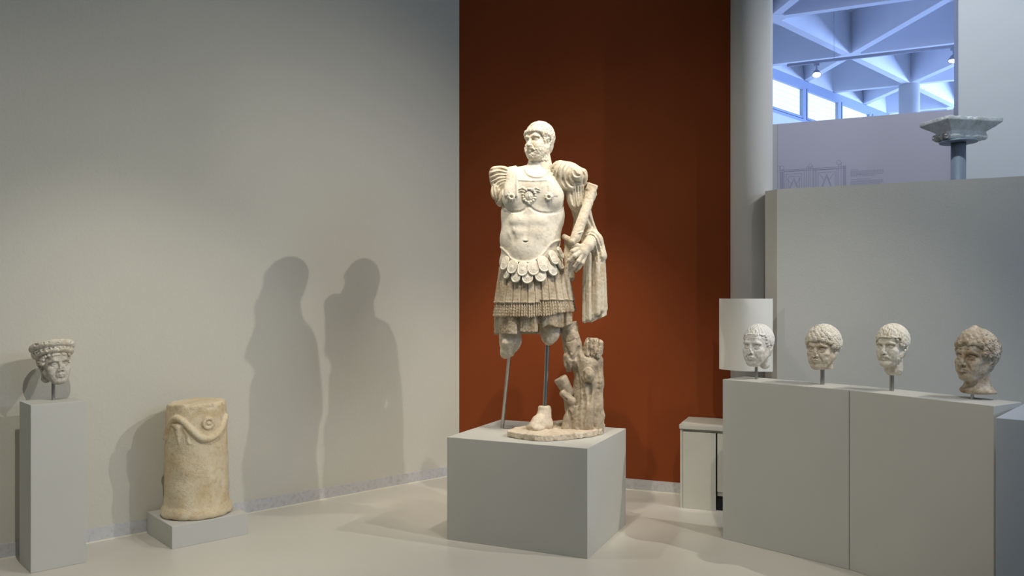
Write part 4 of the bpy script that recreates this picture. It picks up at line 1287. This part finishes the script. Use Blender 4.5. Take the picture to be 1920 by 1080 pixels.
# ---- cloak: bunch on the shoulder, fall behind the back, wrap and hanging end
c = Clay((1020, -50, -362), (1112, 34, -290), 0.95)
c.ell(V(1062, 329, -2), (31, 27, 26))
c.ell(V(1050, 322, -8), (19, 25, 21), 5)
c.ell(V(1082, 334, -4), (18, 25, 20), 6)
c.cap(V(1044, 342, -14), V(1070, 350, -14), 9, 9, 6)
c.ell(V(1080, 327, -22), (14, 13, 14), 4)
c.ell(V(1094, 330, -12), (8, 14, 14), 5)
grooves(c, [
    [(1046, 303), (1037, 314), (1034, 328), (1037, 343)],
    [(1053, 302), (1043, 314), (1039, 330), (1043, 350)],
    [(1058, 304), (1050, 316), (1046, 332), (1050, 352)],
    [(1064, 308), (1057, 320), (1055, 336), (1062, 352)],
    [(1067, 313), (1063, 326), (1065, 340), (1074, 349)],
    [(1071, 316), (1070, 328), (1075, 338), (1086, 342)],
], 2.1, 1.6, 0.4)
grooves(c, [[(1076, 320), (1079, 328), (1086, 329)], [(1090, 318), (1095, 330), (1093, 344)]], 1.7, 1.2, 0.4)
c.rough(0.25, 2.6, 3)
spart('cloak_bunch', c, 'm_cloak')

c = Clay((1046, -50, -618), (1146, 40, -368), 1.1)
# behind the back, between body and arm
c.chain([V(1080, 380, 18), V(1084, 410, 20), V(1082, 440, 18), V(1072, 462, 14), V(1072, 500, 12)], [7, 8, 10, 10, 8], 3)
c.chain([V(1064, 452, 14), V(1064, 480, 14), V(1070, 520, 10)], [6, 8, 8], 3)
c.chain([V(1100, 392, 10), V(1104, 420, 8), V(1112, 440, 2)], [8, 10, 11], 3)
c.chain([V(1058, 444, 10), V(1068, 450, 2), V(1078, 458, -6)], [5, 6, 5], 2)
# wrap over the forearm
c.ell(V(1109, 452, -10), (19, 23, 23), 5)
c.cap(V(1118, 452, -8), V(1126, 480, -10), 13, 12, 6)
# hanging end: long vertical folds
flds = [(1098, 480, 1096, 606, -18, 4.4), (1105, 470, 1104, 603, -23, 5.2), (1113, 466, 1112, 600, -15, 5.0), (1120, 462, 1120, 592, -21, 5.6), (1128, 460, 1128, 586, -14, 5.4), (1131, 470, 1135, 583, -6, 4.2)]
for (x0, y0, x1, y1, dd, r_) in flds:
    xm = (x0 + x1) / 2 + 1.2 * math.sin(x0)
    c.chain([V(x0, y0, dd * .8), V(xm, (y0 + y1) / 2, dd * .9), V(x1, y1 - r_, dd * 0.8)], [r_ * .85, r_, r_ * 1.05], 1.0)
w_ = c.win((1086, -50, -618), (1146, 40, -470)); 
Xw, Yw, Zw = c.xyz(w_); yy = -Zw
xl = 1094 + 0 * yy; xr = np.interp(yy, [470, 520, 590], [1131, 1136, 1138.5])
D = np.maximum(np.maximum(xl + 2 - Xw, Xw - xr + 1.5), np.maximum(np.abs(Yw + 4 + 3 * np.sin(Xw * .33)) - 7, np.maximum(470 - yy, yy - 604 + 0.45 * np.maximum(Xw - 1108, 0))))
c.put(w_, D.astype(np.float32), 2.5, '+')
for (x0, y0, x1, y1) in ((1101.5, 486, 1100.5, 612), (1109, 478, 1109, 606), (1116.5, 475, 1116.5, 598), (1124, 475, 1125, 592)):
    c.chain([V(x0, y0, -24), V((x0 + x1) / 2, (y0 + y1) / 2, -25), V(x1, y1, -24)], [1.2, 1.7, 2.0], 1.8, '-')
grooves(c, [[(1094, 448), (1103, 441), (1114, 446), (1121, 462), (1126, 486)], [(1094, 453), (1103, 448), (1111, 455), (1116, 470), (1119, 492)],
    [(1098, 458), (1105, 457), (1109, 468), (1111, 490)], [(1098, 438), (1110, 435), (1122, 446), (1130, 470)], [(1100, 400), (1108, 418), (1118, 436)]], 1.9, 1.5, 0.5)
# ragged lower edge
XX, YY, ZZ = c.xyz()
cut = 609 - 0.0 * XX - 0.55 * np.maximum(XX - 1112, 0) - 2.0 * np.sin(XX * .45)
c.F = np.maximum(c.F, (-ZZ - cut) * .8 + 0 * YY).astype(np.float32)
c.rough(0.25, 3.0, 31)
spart('cloak', c, 'm_cloak')

# ---- head on its neck
hs = 0.01106
c = head_clay(h=0.20, neck=None, nose='full', jaw=1.02, seed=31, deep=1.05, lo=(-11, -13, -22), hi=(11, 14, 15))
c.cap((-0.5, 1.2, -4), (0.2, 2.6, -19), 5.6, 6.6, 2.0)
bm = c.mesh((0, 0, 0), 1.0)
P = np.zeros(len(bm.vertices) * 3); bm.vertices.foreach_get('co', P); P = P.reshape(-1, 3)
X_, Y_, Z_ = P.T
jaw_m = (Z_ < -4.0) & (Z_ > -12.6) & (Y_ < 0.6) & (np.abs(X_) > 0.2) & ~((np.abs(X_) < 3.0) & (Z_ > -7.9) & (Y_ < -6.5)) & ~((Z_ > -6.0 + (-(Y_ + 1)) * -0.0) & (np.abs(X_) < 4.6) & (Z_ > -6.4))
bc = scatter(P[jaw_m], 0.78, 3, 700)
rgb_ = np.random.RandomState(2)
beard = Clay((-9, -12, -15), (9, 4, -2), 0.19)
for p in bc:
    n_ = p - np.array([0, 0, -6.0]); n_ /= np.linalg.norm(n_)
    beard.ell(p - n_ * 0.1, 0.72 * rgb_.uniform(.85, 1.15), 0.6)
for p in bc:
    n_ = p - np.array([0, 0, -6.0]); n_ /= np.linalg.norm(n_)
    q = p + n_ * 0.62 + rgb_.uniform(-.3, .3, 3); beard.ell(q, 0.2, 0.15, '-')
for s in (-1, 1):
    beard.chain([(s * 0.3, -9.55, -5.0), (s * 1.5, -9.1, -5.4), (s * 2.8, -8.1, -6.6)], [0.45, 0.55, 0.5], 0.3)
beard.rough(0.10, 0.8, 5)
bpy.data.meshes.remove(bm)
c.rough(0.06, 1.2, 41)
rot = (0, R(-2), R(-40.5))
ctr = SL(1010.5, 265.2, 0)
hd = put('head', c.mesh((0, 0, 0), hs), M['m_head'], st, ctr, rot)
put('beard', beard.mesh((0, 0, 0), hs), M['m_head'], hd)
h = hair_clay(h=0.2, thick=0.45, style='waves', seed=51, z_front=5.0)
fringe(h, 5.4, 1.45, 11, 0.42, 0.7, 5, 80)
fringe(h, 7.0, 1.0, 10, 0.25, 0.35, 8, 70)
for s in (-1, 1):
    for (y_, z_) in ((-3.9, 2.4), (-3.2, 0.9), (-2.8, -0.6)):
        h.ell((s * 6.6, y_, z_), 1.0, 0.3); h.ell((s * 7.4, y_ - .3, z_), 0.35, 0.1, '-')
h.rough(0.08, 0.9, 6)
put('hair', h.mesh((0, 0, 0), hs), M['m_head'], hd)

# ---- support rods
put('support_rod', rod_mesh(SL(955.5, 662, -2), ((944 - 1030) * SU * 1.035, 0.19, 0.0), 0.0125), M['steel'], st)
put('support_rod', rod_mesh(SL(1027, 640, 0), SL(1021, 770, -8), 0.0145), M['steel'], st)

# ---- tree trunk
c = Clay((1034, -44, -818), (1144, 46, -602), 1.2)
c.chain([V(1066, 606, 2), V(1070, 630, 0), V(1074, 652, 0)], [17, 16, 17], 3)
c.chain([V(1074, 650, 0), V(1082, 672, 0), V(1100, 690, 2)], [17, 18, 24], 6)
c.chain([V(1100, 680, 4), V(1104, 715, 4), V(1100, 760, 2), V(1097, 800, 0)], [25, 27, 30, 34], 6)
c.cap(V(1120, 676, 4), V(1122, 720, 4), 11, 10, 4)
c.cap(V(1072, 668, -10), V(1066, 684, -8), 9, 8, 2); c.cap(V(1062, 668, -6), V(1066, 694, -4), 6, 6, 2)
c.chain([V(1072, 762, -12), V(1066, 785, -14), V(1063, 806, -16)], [8, 9, 11], 4)
c.chain([V(1060, 740, -8), V(1068, 765, -6), V(1070, 790, 0)], [6, 8, 10], 4)
c.chain([V(1124, 745, -8), V(1126, 780, -8), V(1124, 808, -10)], [6, 8, 9], 3)
c.ell(V(1118, 750, -24), (3, 4, 16), 2, '-'); c.ell(V(1079, 790, -34), (3.5, 8, 18), 3, '-')
c.ell(V(1102, 704, -26), (13, 8, 14), 3); c.torus(V(1102, 703, -28), 11, 2.6, 'Y', 2)
c.ell(V(1104, 706, -36), (8, 6, 10), 1.5, '-'); c.ell(V(1105, 702, -30), (6, 6, 7), 1.0)
c.chain([V(1103, 718, -30), V(1105, 740, -32), V(1104, 752, -32)], [3, 2, 1], 2, '-')
c.chain([V(1070, 672, -20), V(1078, 676, -20), V(1084, 668, -20)], 1.2, 1.0, '-')
c.chain([V(1086, 640, -16), V(1082, 668, -18), V(1088, 700, -24)], 3, 5, '-')
# joint line of the restored upper piece
grooves(c, [[(1050, 636), (1060, 641), (1072, 639), (1085, 631)]], 0.9, 0.3, 1.2)
grooves(c, [[(1060, 650), (1066, 664), (1072, 672), (1079, 664), (1086, 650)], [(1080, 684), (1086, 730), (1082, 790)], [(1092, 722), (1096, 760), (1093, 800)],
    [(1104, 716), (1106, 735), (1104, 756)], [(1095, 700), (1093, 708), (1098, 716), (1106, 718)], [(1062, 680), (1068, 700), (1076, 716)], [(1120, 690), (1122, 730), (1118, 790)], [(1066, 770), (1070, 785), (1070, 804)]], 2.2, 2.5, 0.6)
c.ell(V(1110, 664, 0), (14, 14, 10), 2, '-')
for (x0, y0, x1, y1, dd) in ((1092, 700, 1084, 800, -26), (1118, 690, 1114, 800, -22), (1101, 756, 1100, 806, -34), (1076, 700, 1080, 760, -14)):
    c.chain([V(x0, y0, dd), V((x0 + x1) / 2 + 2, (y0 + y1) / 2, dd - 3), V(x1, y1, dd - 4)], [2.2, 3, 2.5], 5, '-')
c.rough(1.3, 14, 3).rough(0.45, 5.5, 4).rough(0.15, 2.2, 5)
c.F = np.maximum(c.F, -(c.xyz()[2] + 809.5)).astype(np.float32)
tk = spart('tree_trunk', c, 'm_trunk')
c = Clay((1030, -40, -760), (1082, 30, -690), 1.0)
c.cap(V(1052, 712, -8), V(1066, 736, -4), 13, 11, 0)
Xb, Yb, Zb = c.xyz()
c.F = np.maximum(c.F, ((Xb - 1046) * -0.5 + (Zb + 709) * 0.86) + 0 * Yb).astype(np.float32)
c.cap(V(1055, 738, -18), V(1072, 752, -16), 6, 8, 3)
c.cap(V(1054, 744, -22), V(1066, 750, -22), 1.4, 1.0, .8, '-')
c.rough(0.5, 6, 3).rough(0.15, 2.2, 5)
spart('branch_stump', c, 'm_trunk', tk)
c = Clay((1084, -40, -684), (1140, 30, -622), 1.0)
c.ell(V(1112, 654, -6), (19, 15, 21))
c.box(V(1112, 653, -6), (16, 13, 18), 5, 3, rot=euler(0, 12, 8))
for i in range(5):
    c.chain([V(1099 + i * 7, 632 + abs(i - 2) * 2, -18), V(1100 + i * 6.4, 652, -24), V(1104 + i * 4.2, 672, -20)], [1.6, 2.2, 1.5], 2.0, '-')
c.ell(V(1109, 679, -20), (4, 8, 7), 2, '-')
grooves(c, [[(1103, 634), (1104, 652), (1108, 672)], [(1112, 632), (1112, 650), (1112, 670)], [(1121, 636), (1120, 652), (1116, 670)]], 1.9, 1.2, 0.6)
c.box(V(1092, 628, -6), (9, 30, 7), 1, 2, '-', rot=euler(0, 35, 0)); c.box(V(1133, 630, -6), (7, 30, 9), 1, 2, '-', rot=euler(0, 40, 0)); c.box(V(1092, 680, -6), (7, 30, 9), 1, 2, '-', rot=euler(0, 35, 0))
c.rough(1.1, 7, 13).rough(0.5, 2.4, 5)
spart('fragment', c, 'm_trunk', tk, label='broken pale lump at the trunk top with carved folds')

# ---- foot and its irregular base slab
c = Clay((972, -62, -822), (1050, 30, -752), 0.8)
c.cap(V(1021, 768, -8), V(1021, 790, -10), 12.5, 13.5, 0)
c.box(V(1021, 752, -8), (20, 20, 9), 0.5, 0.6, '-')
c.ell(V(1022, 796, -8), (15, 16, 12), 6)
c.chain([V(1018, 782, -14), V(1009, 792, -26), V(1000, 800, -38)], [11.5, 12.0, 9.5], 6)
c.ell(V(1004, 802, -32), (17, 18, 8.5), 4)
c.ell(V(1014, 795, -18), (17, 17, 11), 4)
c.ell(V(991, 808, -52), (9, 9, 8), 3, '-')
c.ell(V(1034, 776, -26), (6, 6, 20), 5, '-')
c.chain([V(1009, 774, -21), V(1013, 784, -25), V(1021, 791, -26), V(1029, 793, -22)], 0.55, 0.4, '-')
c.rough(0.4, 4, 3)
c.F = np.maximum(c.F, -(c.xyz()[2] + 809.5)).astype(np.float32)
spart('foot', c, 'm_foot', label='sandal-less foot broken at the ankle')
SLAB = 0.040
OUT = [(950, 819), (968, 823), (985, 825), (1003, 827.5), (1024, 828), (1045, 827), (1068, 825), (1092, 822.5), (1115, 819), (1130, 814.5), (1134, 806), (1128, 799), (1095, 796), (1060, 797), (1030, 800), (1000, 804), (975, 810), (957, 814)]
G = [gp(x, y, PZ) for x, y in OUT]
poly = np.array([((g_.x - 70 * SU) / SU + 1030, (g_.y - 5.5) / SU) for g_ in G])
c = Clay((930, poly[:, 1].min() - 8, -816), (1146, poly[:, 1].max() + 8, -794), 1.25)
X, Y, Z = c.xyz()
XX, YY = np.broadcast_arrays(X[:, :, 0], Y[:, :, 0])
dmin = np.full(XX.shape, 1e9); inside = np.zeros(XX.shape, bool)
for i in range(len(poly)):
    a = poly[i]; b = poly[(i + 1) % len(poly)]; dv = b - a
    t = np.clip(((XX - a[0]) * dv[0] + (YY - a[1]) * dv[1]) / (dv @ dv), 0, 1)
    dmin = np.minimum(dmin, np.hypot(XX - a[0] - t * dv[0], YY - a[1] - t * dv[1]))
    cond = ((a[1] > YY) != (b[1] > YY)) & (XX < (b[0] - a[0]) * (YY - a[1]) / (b[1] - a[1] + 1e-12) + a[0])
    inside ^= cond
S2d = np.where(inside, -dmin, dmin)[:, :, None]
hgt = SLAB / SU
c.F = np.maximum(S2d + 0 * Z, np.maximum(Z + 811.6 - hgt, -(Z + 811.3)) + 0 * S2d).astype(np.float32)
w_ = c.win((930, -200, -812), (1146, 200, -794))
c.ell((1003, -34, -802), (22, 14, 4), 3)
c.rough(1.2, 7, 3).rough(0.6, 2.5, 4)
c.F = np.maximum(c.F, -(Z + 811.4) + 0 * c.F).astype(np.float32)
spart('stone_base', c, 'm_foot')
